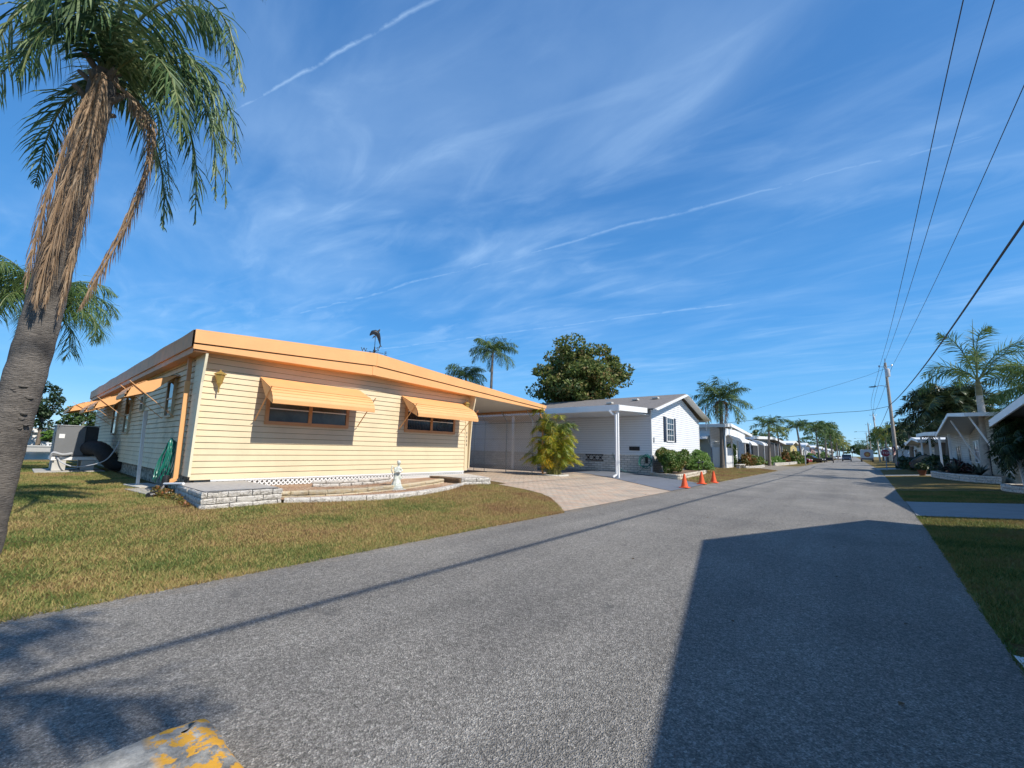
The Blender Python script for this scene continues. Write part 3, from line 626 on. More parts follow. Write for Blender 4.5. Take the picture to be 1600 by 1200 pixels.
# ------------------------------------------------------------------ yellow house
Z = Vector((0, 0, 1)); XP = Vector((1, 0, 0)); YP = Vector((0, 1, 0))
def lattice(mb, o, u, w, h, pitch=.1, sw=.03, th=.008, n=(1, 0, 0)):
    """diagonal strips clipped to a w x h rectangle; o = lower corner"""
    o = Vector(o); u = Vector(u); n = Vector(n)
    for s in (1, -1):
        k = -h
        while k < w+h:
            # line x = k + z (s=1) or x = k+h - z ; clip to 0..w
            z0, z1 = 0.0, h; x0 = k if s == 1 else k+h; x1 = x0+s*h
            if s == 1:
                if x0 < 0: z0 = -x0; x0 = 0
                if x1 > w: z1 = h-(x1-w); x1 = w
            else:
                if x0 > w: z0 = x0-w; x0 = w
                if x1 < 0: z1 = h+x1; x1 = 0
            if z1-z0 > .02: mb.bar(o+u*x0+Z*z0+n*th*.5*s, o+u*x1+Z*z1+n*th*.5*s, sw, th*.9, up=tuple(n))
            k += pitch*1.41
    return mb
def yellow_house():
    H = thing('mobile_home', 'cream clapboard mobile home with orange fascia and orange metal awnings, nearest house', 'house', (-12.3, 2.75, .2))
    xf = -12.3; y0, y1 = 2.78, 11.95; xb = -32.0; xe = -11.86
    top = [(2.45, 4.11), (7.27, 4.46), (16.96, 3.65)]; gr = [(2.45, 3.775), (7.27, 4.04), (16.9, 3.49)]; bot = [(2.45, 3.645), (7.27, 3.73), (16.85, 3.40)]
    def lin(P, y):
        for a, b in zip(P[:-1], P[1:]):
            if y <= b[0]: return a[1]+(b[1]-a[1])*(y-a[0])/(b[0]-a[0])
        return P[-1][1]
    m = siding(MB(), (xf, y0), (0, 1), y1-y0, .545, lambda t: lin(bot, y0+t)+.02, (1, 0), .152); m.build('wall', CREAM, H); lap_shade_lines(H, pm('cream_shade_line', (.22, .15, .08), .9))
    m = siding(MB(), (xb, 2.75), (1, 0), xf-xb-.05, .65, 3.70, (0, -1), .152, .034); m.build('wall', CREAMS, H); lap_shade_lines(H, pm('cream_side_shade_line', (.07, .06, .045), .9), .018)  # side wall: taller dark strips, painted shade under the boards
    m = siding(MB(), (xf, y1+.02), (-1, 0), 19.6, .545, 3.6, (0, 1), .152); m.quad((xb, 2.75, .5), (xb, y1, .5), (xb, y1, 3.7), (xb, 2.75, 3.7)); m.build('wall', CREAMS, H); LAP_SHADE.clear()
    # core so that no light leaks between boards
    MB().box(xb+.02, xf-.03, 2.80, y1-.02, .66, 3.6).build('core', DARK, H); MB().box(xf-.12, xf-.06, 2.9, 11.9, .1, .56).build('skirt_backing', CONC, H)
    # roof deck
    m = MB(); R_ = [(2.47, lin(top, 2.47)-.02), (7.27, 4.44), (16.94, 3.63)]
    for a, b in zip(R_[:-1], R_[1:]): m.prism([(xe, a[0], a[1]), (xe, b[0], b[1]), (xe, b[0], b[1]-.05), (xe, a[0], a[1]-.05)], (-20.6, 0, 0))
    m.build('roof', WHITE, H)
    m = MB(); m.prism([(xe, y, z) for y, z in top]+[(xe, y, z+.012) for y, z in gr[::-1]], (.05, 0, 0))
    for y in (7.27,): m.box(xe-.0, xe+.058, y-.006, y+.006, 4.02, 4.455)
    m.build('fascia', ORANGE, H)
    m = MB(); m.prism([(xe-.03, y, z-.012) for y, z in gr]+[(xe-.03, y, z) for y, z in bot[::-1]], (.045, 0, 0)); m.box(xe-.03, xe+.03, 7.15, 7.27, 3.735, 4.02)
    m.build('fascia', ORANGE, H)
    # side fascia, aged and slightly wavy
    m = MB(); n = 40
    for i in range(n):
        xa, xc = xe-.02-(20.6*i/n), xe-.02-(20.6*(i+1)/n); wa, wc = [.035*noise.noise(Vector((x*.5, 0, 4))) for x in (xa, xc)]
        m.quad((xc, 2.42, 3.70), (xa, 2.42, 3.70), (xa, 2.42, 4.10+wa), (xc, 2.42, 4.10+wc)); m.quad((xc, 2.42, 4.10+wc), (xa, 2.42, 4.10+wa), (xa, 2.6, 4.11), (xc, 2.6, 4.11))
        m.quad((xc, 2.46, 3.56), (xa, 2.46, 3.56), (xa, 2.46, 3.70), (xc, 2.46, 3.70)); m.quad((xc, 2.42, 3.70), (xa, 2.42, 3.70), (xa, 2.46, 3.70), (xc, 2.46, 3.70))
    m.build('fascia', ORANGED, H)
    m = MB(); m.box(-32.4, xe-.03, 2.47, 2.74, 3.6, 3.63).build('soffit', ORANGED, H)
    m = MB()
    P = [(2.47, 3.66), (7.27, 3.745), (12.0, 3.59)]
    for a, b in zip(P[:-1], P[1:]): m.prism([(xe-.03, a[0], a[1]), (xe-.03, b[0], b[1]), (xe-.03, b[0], b[1]+.02), (xe-.03, a[0], a[1]+.02)], (-.42, 0, 0))
    m.build('soffit', ORANGE, H)
    # carport ceiling
    m = MB().prism([(xe-.035, 12.0, 3.585), (xe-.035, 16.8, 3.43), (xe-.035, 16.8, 3.45), (xe-.035, 12.0, 3.605)], (-12, 0, 0)); m.build('carport_ceiling', pm('ceiling_grey_white', (.55, .55, .54), .6, .06, 2, stretch=(.3, 6, 1)), H)
    MB().box(-24, xe-.04, 16.62, 16.80, 3.30, 3.425).build('carport_beam', ORANGED, H)
    # wings at both ends of the front
    for y, mat in ((2.72, pm('trim_beige', (.76, .69, .50), .55, .06, 2)), (11.97, CREAM)):
        xl = -12.72 if y < 5 else -12.42; poly = [(xl, y, .63), (-12.20, y, .63), (-12.16, y, 1.6), (-12.06, y, 2.9), (-11.95, y, 3.35), (-11.905, y, 3.60), (xl, y, 3.60)]
        MB().prism(poly, (0, .055, 0)).build('corner_board', mat, H, bevel=.004)
    MB().box(-12.30, -12.262, 11.80, 11.96, .545, 3.5).build('corner_board', CREAM, H)
    # downspouts
    def spout(P, mat, w=.085):
        m = MB()
        for a, b in zip(P[:-1], P[1:]): m.bar(a, b, w, w*.75)
        return m.build('downspout', mat, H, bevel=.006)
    spout([(-12.88, 2.62, 3.66), (-12.88, 2.64, 3.3), (-12.88, 2.64, 2.9)], ORANGED)
    spout([(-12.88, 2.635, 2.98), (-12.88, 2.635, .55), (-12.82, 2.42, .42)], ORANGE, .11)
    spout([(-12.02, 16.72, 3.34), (-12.02, 16.72, 3.18), (-11.92, 16.80, 2.98), (-11.92, 16.80, .40), (-11.80, 16.70, .27)], ORANGE, .085)
    MB().tube([(-12.6, 2.38, .46), (-11.7, 2.55, .52)], .028, 8).build('drain_pipe', WHITE, H)
    # lattice skirt at the front, rubble foundation on the side
    m = MB(); lattice(m, (xf+.01, 3.2, .24), (0, 1, 0), 8.6, .30, .085, .03); m.box(xf, xf+.03, 3.2, 11.8, .50, .54); m.build('lattice_skirt', WHITE, H)
    MB().box(xb, -12.45, 2.86, 2.93, .02, .66).build('foundation', pm('rubble_foundation', (.46, .39, .30), .9, .4, 9, 1.0, 16, dirt=((.07, .06, .045), 7, .46, .56, .9)), H)
    # front windows + awnings
    for yc, w in ((5.47, 2.22), (10.0, 2.20)):
        fo = window(H, (xf+.01, yc, 2.60), (0, 1, 0), (1, 0, 0), w, 1.06, pm('window_trim_orange', (.55, .28, .12), .5, .1, 4), GLASSG if yc < 6 else GLASS, 1, (.33, .62), .09)
        if yc > 6:
            b = MB()
            for i in range(30): b.box(xf+.048, xf+.052, 9.0+i*.07, 9.018+i*.07, 2.09, 3.1)
            b.build('curtain', pm('curtain_folds', (.05, .06, .08), .8, .3, 6), fo)
    awning(H, (xf+.02, 4.06), YP, XP, 2.90, 3.25, 1.02, 2.48, ORANGE, armz=2.06)
    awning(H, (xf+.02, 8.60), YP, XP, 2.90, 3.25, 1.02, 2.48, ORANGE, armz=2.06)
    # side windows + awnings, facing the lawn
    ys = 2.74; nY = Vector((0, -1, 0))
    for xc, w, h, zc, aw in ((-14.85, .72, .95, 2.66, 1.35), (-18.9, .45, .45, 2.75, 0), (-21.6, .95, 1.35, 2.45, 2.0), (-24.6, 1.1, 1.35, 2.45, 2.0)):
        window(H, (xc, ys-.01, zc), (1, 0, 0), (0, -1, 0), w, h, pm('window_trim_cream', (.5, .42, .28), .5, .1, 4), GLASS if xc < -15 else glassmat('sky_reflecting_glass', (.10, .12, .15), .04), 0, (.5,), .06)
        if aw: awning(H, (xc-aw/2, ys-.02), XP, nY, aw, 3.30, 1.05, 2.56, ORANGE, armz=2.12)
    awning(H, (-29.2, ys-.02), XP, nY, 3.2, 3.38, 1.35, 2.66, ORANGE, armz=2.2)
    # coach lamps
    gold = pm('aged_brass', (.62, .42, .12), .35, .15, 8, metal=.5)
    for y in (3.12, 11.72):
        l = MB(); c = Vector((xf+.15, y, 3.02 if y < 5 else 3.12))
        l.lathe(c, [(.005, -.34), (.02, -.30), (.015, -.2), (.045, -.12), (.06, -.10), (.11, .12), (.14, .13), (.14, .15), (.05, .20), (.015, .22), (.015, .26)], 6).bar(c+Vector((-.15, 0, .16)), c+Vector((0, 0, .20)), .03)
        lo = l.build('coach_lamp', gold, H)
        MB().lathe(c, [(.055, -.08), (.10, .11)], 6).build('lamp_glass', pm('amber_glass', (.75, .6, .35), .2, .1, 5), lo)
    # small dark house number digits on the right corner board
    for z in (2.02, 1.86, 1.70, 1.54): MB().box(xf+.038, xf+.046, 11.86, 11.90, z, z+.09).build('number_digit', pm('number_dark', (.15, .12, .1), .5), H)
    # carport screen
    ysn = 16.55; fr = pm('screen_frame_grey', (.36, .34, .32), .5, .1, 5)
    m = MB(); lattice(m, (-17.4, ysn, .42), (1, 0, 0), 5.35, 2.36, .083, .026, .006, (0, 1, 0)); lo = m.build('carport_screen', pm('lattice_plastic', (.62, .59, .55), .6, .08, 3), H)
    m = MB(); m.box(-17.4, -12.05, ysn-.015, ysn+.025, 2.78, 2.82).box(-17.4, -12.05, ysn-.015, ysn+.025, .40, .43)
    for z in (1.15, 1.95): m.box(-17.4, -12.05, ysn+.012, ysn+.02, z, z+.02)
    m.build('rail', fr, lo)
    m = MB(); lattice(m, (-17.4, ysn+.02, 2.84), (1, 0, 0), 5.35, .5, .083, .026, .006, (0, 1, 0)); m.build('lattice_panel', pm('lattice_plastic_rosy', (.62, .50, .42), .6, .08, 3), lo)
    for x in (-12.35, -14.05, -15.6, -16.4):
        MB().tube([(x-.25, ysn-.2, 3.42), (x, ysn-.03, 2.86), (x, ysn-.03, .20)], .022 if x > -15 else .014, 8).build('post', METAL, lo)
    # tan privacy sheet behind part of the screen
    MB().box(-24, -17.5, 12.2, 16.6, .2, 3.4).build('storage_room', pm('storage_grey', (.45, .44, .42), .7, .08, 2), H)
yellow_house()
# weathervane on the ridge
def weathervane():
    blk = pm('black_iron', (.018, .02, .026), .5, .2, 10, metal=.3)
    o = Vector((-13.3, 7.58, 4.40)); k = 1.0
    t = thing('weathervane', 'black iron weathervane with a leaping dolphin on the roof ridge', 'weathervane', o)
    MB().tube([o, o+Z*.50], .016, 8).tube([o+Z*.45, o+Z*.95], .009, 6).ball(o+Z*.22, .055).ball(o+Z*.40, .035).build('rod', blk, t, smooth=True)
    u = Vector((.25, .97, 0)).normalized(); w = Vector((.97, -.25, 0)).normalized()
    MB().bar(o+Z*.36-u*.22, o+Z*.36+u*.24, .012).bar(o+Z*.36-w*.22, o+Z*.36+w*.22, .012).build('compass_arms', blk, t)
    def letter(ch, c):
        cu = bpy.data.curves.new('letter', 'FONT'); cu.body = ch; cu.size = .15; cu.extrude = .005; cu.align_x = 'CENTER'; cu.align_y = 'CENTER'
        ob = bpy.data.objects.new('tmp', cu); COL.objects.link(ob); me = bpy.data.meshes.new_from_object(ob.evaluated_get(bpy.context.evaluated_depsgraph_get())); bpy.data.objects.remove(ob)
        M = Matrix((u, Z, u.cross(Z))).transposed().to_4x4(); me.transform(Matrix.Translation(c-o) @ M); me.materials.clear(); me.materials.append(blk)
        q = bpy.data.objects.new('compass_letter', me); COL.objects.link(q); q.parent = t
    letter('W', o+Z*.38-u*.27); letter('N', o+Z*.38-w*.26); letter('E', o+Z*.36+u*.30); letter('S', o+Z*.38+w*.26)
    # dolphin: curved body, snout at lower left, tail at lower right
    d = MB(); c = o+Z*.80
    path = [(-.145, -.02), (-.12, .02), (-.08, .075), (-.01, .09), (.06, .05), (.10, -.05), (.125, -.16), (.145, -.24)]
    d.tube([c+u*a+Z*b for a, b in path], [.010, .030, .055, .072, .062, .042, .022, .010], 10)
    d.prism([c+u*.02+Z*.13, c+u*.10+Z*.20, c+u*.11+Z*.175, c+u*.08+Z*.06], w*.012)
    d.prism([c+u*.135+Z*-.22, c+u*.19+Z*-.27, c+u*.15+Z*-.265, c+u*.10+Z*-.36, c+u*.115+Z*-.27], w*.012)
    d.prism([c+u*-.04+Z*.0, c+u*-.09+Z*-.10, c+u*.01+Z*-.02], w*.012)
    d.build('dolphin', blk, t, smooth=True)
weathervane()
wv = [o for o in bpy.data.objects if o.name == 'weathervane'][0]; wv.scale = (1.4, 1.4, 1.4); wv.location = (-13.3, 8.05, 4.36)
# ------------------------------------------------------------------ stone planter
def course(mb, path, z0, h, depth, rnd, bl=.42, gap=.008, rough=.012):
    """one course of split blocks along a polyline (outer face), extends inward (left normal)"""
    P = [Vector((x, y, 0)) for x, y in path]; seg = []; tot = 0
    for a, b in zip(P[:-1], P[1:]): l = (b-a).length; seg.append((tot, a, b, l)); tot += l
    def at(s):
        s = min(max(s, 0), tot)
        for st, a, b, l in seg:
            if s <= st+l+1e-6: return a+(b-a)*((s-st)/l), (b-a)/l
        return b, (b-a)/l
    s = -rnd.uniform(0, bl*.6)
    while s < tot:
        l = bl*rnd.uniform(.75, 1.25); a, b = max(s, 0)+gap, min(s+l, tot)-gap
        if b-a > .06:
            k = 4; j = rnd.uniform(-rough, rough); outer = []; inner = []
            for i in range(k+1):
                p, t = at(a+(b-a)*i/k); n = Vector((t.y, -t.x, 0)); outer.append(p+n*(j+rnd.uniform(-rough, rough)*.6)); inner.append(p-n*depth)
            vs = []; hh = h-rnd.uniform(.004, .012)
            for zz, off in ((z0+.004, -.006), (z0+h*.35, .006), (z0+h*.7, .008), (z0+hh, -.008)):
                for i in range(k+1):
                    p, t = at(a+(b-a)*i/k); n = Vector((t.y, -t.x, 0)); q = outer[i]+n*(off+rnd.uniform(-rough, rough)*.5); vs.append((q.x, q.y, zz+(rnd.uniform(-.005, .005) if zz > z0+h*.8 else 0)))
            nb = len(vs)
            for i in range(k+1): vs.append((inner[i].x, inner[i].y, z0+.004))
            for i in range(k+1): vs.append((inner[i].x, inner[i].y, z0+hh))
            fs = []
            for r in range(3):
                for i in range(k): q = r*(k+1)+i; fs.append((q, q+1, q+k+2, q+k+1))
            for i in range(k): fs.append((3*(k+1)+i, 3*(k+1)+i+1, nb+(k+1)+i+1, nb+(k+1)+i)); fs.append((nb+i+1, nb+i, nb+k+1+i, nb+k+2+i))
            fs.append((0, k+1, 2*(k+1), 3*(k+1), nb+k+1, nb)); fs.append((k, nb+k, nb+2*k+1, 4*k+3, 3*k+2, 2*k+1))
            mb.add(vs, fs)
        s += l
def smooth_path(P, n=24): return [(p.x, p.y) for p in catmull([(x, y, 0) for x, y in P], n)]
def planter():
    rnd = random.Random(11); t = thing('stone_planter', 'low curved planter of white painted split stone along the cream house front', 'planter', (-9.8, 3, .15))
    m = MB(); g0 = .13
    A = [(-12.2, 2.52), (-9.81, 2.45), (-9.86, 3.94), (-12.2, 3.96)]
    for c in range(3):
        course(m, A, g0+c*.118, .118, .28, rnd, .46 if c else .5)
    m.box(-12.25, -9.95, 2.66, 3.82, .14, g0+.30); m.build('end_block', STONE, t)
    m = MB(); m.quad((-12.25, 2.50, g0+.362), (-9.86, 2.50, g0+.362), (-9.9, 3.90, g0+.362), (-12.25, 3.92, g0+.362)); m.box(-12.2, -9.92, 2.56, 3.86, g0+.31, g0+.358); m.build('slab_top', pm('old_mortar_slab', (.40, .38, .35), .9, .15, 8, .6, 60), t)
    front = smooth_path([(-9.86, 3.98), (-9.42, 4.9), (-9.12, 6.06), (-9.26, 7.36), (-9.72, 8.7), (-10.35, 9.95)])
    m = MB(); course(m, front, g0-.02, .15, .17, rnd, .55); m.build('edging', STONE, t)
    t2 = smooth_path([(-10.35, 3.98), (-10.05, 5.0), (-10.0, 6.2), (-10.3, 7.6), (-10.9, 9.1), (-11.3, 9.9)])
    m = MB(); course(m, t2, g0+.0, .13, .16, rnd, .5); course(m, t2, g0+.13, .10, .16, rnd, .5); m.build('edging', STONEY, t)
    t3 = smooth_path([(-11.15, 5.2), (-10.95, 5.9), (-11.0, 6.8), (-11.4, 7.8)])
    m = MB(); course(m, t3, g0+.2, .09, .15, rnd, .42); course(m, t3, g0+.29, .08, .15, rnd, .42); m.build('edging', STONE, t)
    B = [(-12.2, 10.05), (-10.65, 10.1), (-10.2, 11.12), (-12.2, 11.9)]
    m = MB()
    for c in range(2): course(m, [(-10.62, 10.1), (-10.18, 11.14), (-12.2, 11.95)], g0+.02+c*.13, .13, .25, rnd, .42)
    m.box(-12.2, -10.75, 10.25, 11.2, .15, g0+.26); m.quad((-12.2, 10.1, g0+.284), (-10.64, 10.12, g0+.284), (-10.22, 11.12, g0+.284), (-12.2, 11.92, g0+.284)); m.build('end_block', STONE, t)
    m = MB(); course(m, [(-12.2, 9.98), (-10.62, 10.04)], g0+.02, .13, .1, rnd, .3); course(m, [(-12.2, 9.98), (-10.62, 10.04)], g0+.15, .13, .1, rnd, .3); m.build('end_block', STONEB, t)
    # beds
    mul = pm('red_lava_gravel', (.30, .17, .10), .95, .4, 30, 1.0, 60, col2=(.50, .36, .24), dirt=((.16, .10, .07), 14, .5, .7, .6))
    m = MB(); f = front
    m.add([(x-.05, y, g0+.085) for x, y in f]+[(-12.3, y, g0+.085) for x, y in f], [(i, i+1, len(f)+i+1, len(f)+i) for i in range(len(f)-1)])
    f = t2; m.add([(x-.08, y, g0+.20) for x, y in f]+[(-12.3, y, g0+.20) for x, y in f], [(i, i+1, len(f)+i+1, len(f)+i) for i in range(len(f)-1)])
    m.build('gravel_bed', mul, t)
    # loose gravel stones
    rg = np.random.default_rng(5); n = 9000; y = rg.uniform(4.0, 9.9, n); fx = np.interp(y, [p[1] for p in front], [p[0] for p in front])-.12; t2x = np.interp(y, [p[1] for p in t2], [p[0] for p in t2]); lo = np.where(rg.random(n) < .6, t2x+.02, -12.2); hi = np.where(lo > -12.1, fx, t2x-.2)
    x = lo+(hi-lo)*rg.random(n); z = np.where(x > t2x, g0+.087, g0+.202); s = rg.uniform(.008, .02, n); a = rg.uniform(0, 6.28, n)
    v = np.zeros((n, 4, 3))
    for k in range(3): v[:, k, 0] = x+np.cos(a+k*2.09)*s; v[:, k, 1] = y+np.sin(a+k*2.09)*s; v[:, k, 2] = z
    v[:, 3, 0] = x; v[:, 3, 1] = y; v[:, 3, 2] = z+s
    b = np.arange(n)*4; f = np.stack([np.stack([b, b+1, b+3], 1), np.stack([b+1, b+2, b+3], 1), np.stack([b+2, b, b+3], 1)], 1).reshape(-1, 3)
    o = npmesh('loose_gravel', v.reshape(-1, 3), f, leafmat('gravel_stones', [(.20, .11, .07), (.42, .27, .17), (.60, .50, .38)], .8, 0, .2), t); o['kind'] = 'stuff'
planter()
# ------------------------------------------------------------------ statue
def voxel(mb, name, m, parent, vox=.012, sm=2):
    o = mb.build(name, m, parent, smooth=True); r = o.modifiers.new('merge', 'REMESH'); r.mode = 'VOXEL'; r.voxel_size = vox; r.use_smooth_shade = True
    s = o.modifiers.new('soften', 'SMOOTH'); s.iterations = sm; s.factor = .6; return o
def statue():
    c = Vector((-10.25, 7.19, .22)); t = thing('garden_statue', 'weathered white garden statue of a draped figure standing in the planter', 'statue', c)
    m = pm('mossy_white_cast_stone', (.66, .68, .62), .8, .1, 12, .6, 60, dirt=((.22, .28, .18), 9, .48, .66, .8)); b = MB()
    b.lathe(c, [(.19, 0), (.20, .05), (.16, .09), (.15, .14)], 16)
    b.lathe(c+Z*.12, [(.13, 0), (.125, .06), (.10, .14), (.085, .22), (.075, .30), (.07, .34)], 12)     # robe / rock
    b.tube([c+Vector((0, -.03, .40)), c+Vector((.01, -.01, .52)), c+Vector((.02, .01, .64))], [.075, .068, .075], 12)    # torso
    b.tube([c+Vector((.01, .03, .2)), c+Vector((.06, .06, .33)), c+Vector((.01, .03, .43))], [.05, .055, .06], 10)        # bent leg
    b.tube([c+Vector((.0, -.05, .16)), c+Vector((.02, -.06, .3)), c+Vector((0, -.03, .43))], [.045, .05, .06], 10)
    b.tube([c+Vector((.02, .02, .64)), c+Vector((.03, .02, .72))], [.035, .03], 8); b.ball(c+Vector((.045, .015, .765)), (.055, .052, .065), 12, 10); b.ball(c+Vector((.035, .015, .80)), (.05, .055, .04), 10, 7)
    b.ball(c+Vector((.10, .015, .76)), (.012, .01, .012), 6, 5)
    b.tube([c+Vector((.01, -.07, .62)), c+Vector((.05, -.13, .53)), c+Vector((.12, -.06, .50))], [.030, .026, .02], 8)
    b.tube([c+Vector((.01, .09, .62)), c+Vector((.06, .13, .53)), c+Vector((.12, .04, .52))], [.030, .026, .02], 8)
    b.ball(c+Vector((.13, -.01, .51)), (.06, .06, .04), 10, 6)
    for s in (-1, 1): b.tube([c+Vector((-.05, s*.04, .60)), c+Vector((-.09, s*.12, .68)), c+Vector((-.08, s*.14, .55)), c+Vector((-.06, s*.09, .42))], [.02, .028, .022, .01], 6)
    for k in range(9): a = k*.7; b.tube([c+Vector((cos(a)*.12, sin(a)*.12, .13)), c+Vector((cos(a)*.075, sin(a)*.08, .32)), c+Vector((cos(a)*.065, sin(a)*.07, .48))], [.022, .018, .012], 6)
    voxel(b, 'figure', m, t, .009, 2); MB().box(c.x-.2, c.x+.2, c.y-.22, c.y+.22, .13, .235).build('plinth', STONE, t, bevel=.015)
statue()
# ------------------------------------------------------------------ side yard of the cream house
t = thing('white_post', 'thin white wooden post standing on a small concrete slab beside the cream house', 'post', (-15.4, 2.33, .2))
MB().bar((-15.4, 2.33, .2), (-15.45, 2.30, 2.10), .075, .06).bar((-15.45, 2.32, 1.9), (-15.46, 2.30, 2.30), .09, .03).build('post', WHITE, t, bevel=.005)
t = thing('stepping_slabs', 'two old grey concrete slabs on the grass by the white post', 'paving slab', (-14.6, 2.3, .2))
MB().obox((-15.3, 2.45, .215), (1, .12, 0), (-.12, 1, 0), Z, 1.3, .55, .06).build('slab', CONCL, t, bevel=.01)
MB().obox((-13.7, 2.28, .205), (1, .1, 0), (-.1, 1, 0), Z, 1.6, .5, .05).build('slab', CONC, t, bevel=.01)
def hose(name, label, c, n, u, r, mat, seed, drop=None, turns=7, sx=1.0, sz=1.0, hook=True):
    rnd = random.Random(seed); c = Vector(c); n = Vector(n); u = Vector(u); t = thing(name, label, 'garden hose', c); P = []
    for i in range(turns*18+1):
        a = 2*pi*i/18; k = r*(.86+.22*rnd.random()**2)*(1 if i % 18 else 1); lay = (i/18)/turns
        P.append(c+u*(sin(a)*k*sx)+Z*(cos(a)*k*sz*(1-.12*(cos(a) < 0)*(i//18 % 3))-(.16*r*sin(lay*7)))+n*(.03+.24*lay*(1.2-cos(a)*.5)+.015*sin(a*3)))
    if drop: P += [Vector(q) for q in drop]
    m = MB(); m.tube(catmull(P, len(P)*2), .0125, 6); m.build('hose', mat, t, smooth=True)
    if hook: MB().lathe(c-n*.0, [(.03, 0), (.03, .1)], 10).bar(c+n*.01+Z*r*.55, c+n*.2+Z*r*.62, .12, .03).bar(c+n*.01+Z*r*.75, c+n*.01-Z*r*.2, .16, .02, up=tuple(n)).build('hanger', BLACK, t)
    return t
GHOSE = pm('green_hose_rubber', (.01, .17, .12), .35, .15, 9)
hose('garden_hose', 'green hose coiled in a long hanging loop on the shaded side of the cream house', (-13.35, 2.70, .95), (0, -1, 0), (1, 0, 0), .42, GHOSE, 3, None, 8, .50, 1.35)
t = thing('drain_hose', 'black corrugated drain hose leaning under the orange downspout', 'drain hose', (-12.5, 2.3, .2))
m = MB(); P = catmull([(-12.78, 2.44, .62), (-12.6, 2.38, .40), (-12.35, 2.22, .26), (-12.2, 2.05, .24)], 40); m.tube(P, [.075 if i % 2 else .06 for i in range(41)], 12); m.build('corrugated_hose', BLACK, t)
# weeds by the corner
v, f = leafcloud([(-11.9, 2.32, .28), (-11.2, 2.35, .25), (-12.3, 2.2, .3), (-10.6, 2.35, .2)], [(.35, .10, .14), (.4, .08, .10), (.2, .1, .15), (.4, .07, .07)], 900, .06, 4); o = npmesh('corner_weeds', v, f, G_CROTON); tag(o, kind='stuff')
def hvac():
    c = Vector((-24.0, 1.6, .2)); t = thing('air_conditioner', 'grey package air conditioner on a white frame over concrete blocks beside the cream house', 'air conditioner', c)
    gm = pm('grey_cabinet', (.17, .175, .18), .5, .06, 2); x0, x1, y0, y1 = -25.2, -23.5, 1.0, 1.80; y2 = 2.16; zb = .82; zt = 1.96
    MB().box(x0, x1, y0, y1, zb, zt).build('cabinet', gm, t, bevel=.02); MB().box(x0+.05, x1-.03, y1+.003, y2, zb, zt-.01).build('black_section', pm('section_black', (.03, .032, .035), .6, .2, 10), t, bevel=.015)  # grey cabinet with a plain black section on its house side
    MB().box(x0-.02, x1+.02, y0-.02, y2+.02, zt+.002, zt+.05).build('lid', pm('grey_cabinet_lid', (.24, .245, .25), .5), t, bevel=.01)
    m = MB().box(x0+.2, x1-.2, y0-.008, y0-.001, zb+.12, zb+.95)
    for i in range(12): m.box(x0+.21, x1-.21, y0-.022, y0-.006, zb+.15+i*.065, zb+.175+i*.065)
    m.build('louvre_panel', gm, t); MB().box(x1+.002, x1+.008, 1.09, 1.24, 1.50, 1.66).build('data_label', WHITE, t)
    m = MB()
    for y in (y0-.03, y2): m.box(x0-.15, x1+.15, y, y+.1, .66, .79)
    for x in (x0, x1-.06): m.box(x, x+.1, y0+.075, y2-.005, .665, .785)
    m.build('support_frame', WHITE, t)
    for x in (x0+.1, x1-.35):
        for y in (y0+.02, y2-.36): MB().box(x, x+.4, y, y+.36, .262, .65).build('concrete_block', CONCL, t, bevel=.01)
    MB().box(x0-.5, x1+.4, y0-.4, y2+.3, .16, .255).build('pad', CONC, t, bevel=.02)
    m = MB(); m.tube(catmull([(-23.6, 1.95, 1.12), (-23.25, 2.05, 1.16), (-22.95, 2.25, 1.08), (-22.85, 2.42, .82), (-22.85, 2.62, .58), (-22.85, 2.9, .5)], 30), [.27+.012*(i % 2) for i in range(31)], 16); m.build('duct', pm('matte_black_duct', (.022, .022, .024), .75, .3, 8), t, smooth=True)
    m = MB(); m.tube(catmull([(-23.45, 1.1, .80), (-23.2, 1.3, .55), (-23.0, 1.7, .42), (-22.6, 2.3, .62), (-22.5, 2.55, 1.0), (-22.5, 2.70, 1.45)], 30), .022, 6); m.tube(catmull([(-23.4, .95, .74), (-23.3, 1.0, .95), (-23.3, 1.25, .88), (-23.4, 1.5, .92)], 20), .04, 6); m.build('conduit', pm('grey_conduit', (.45, .46, .48), .5), t, smooth=True)
hvac()
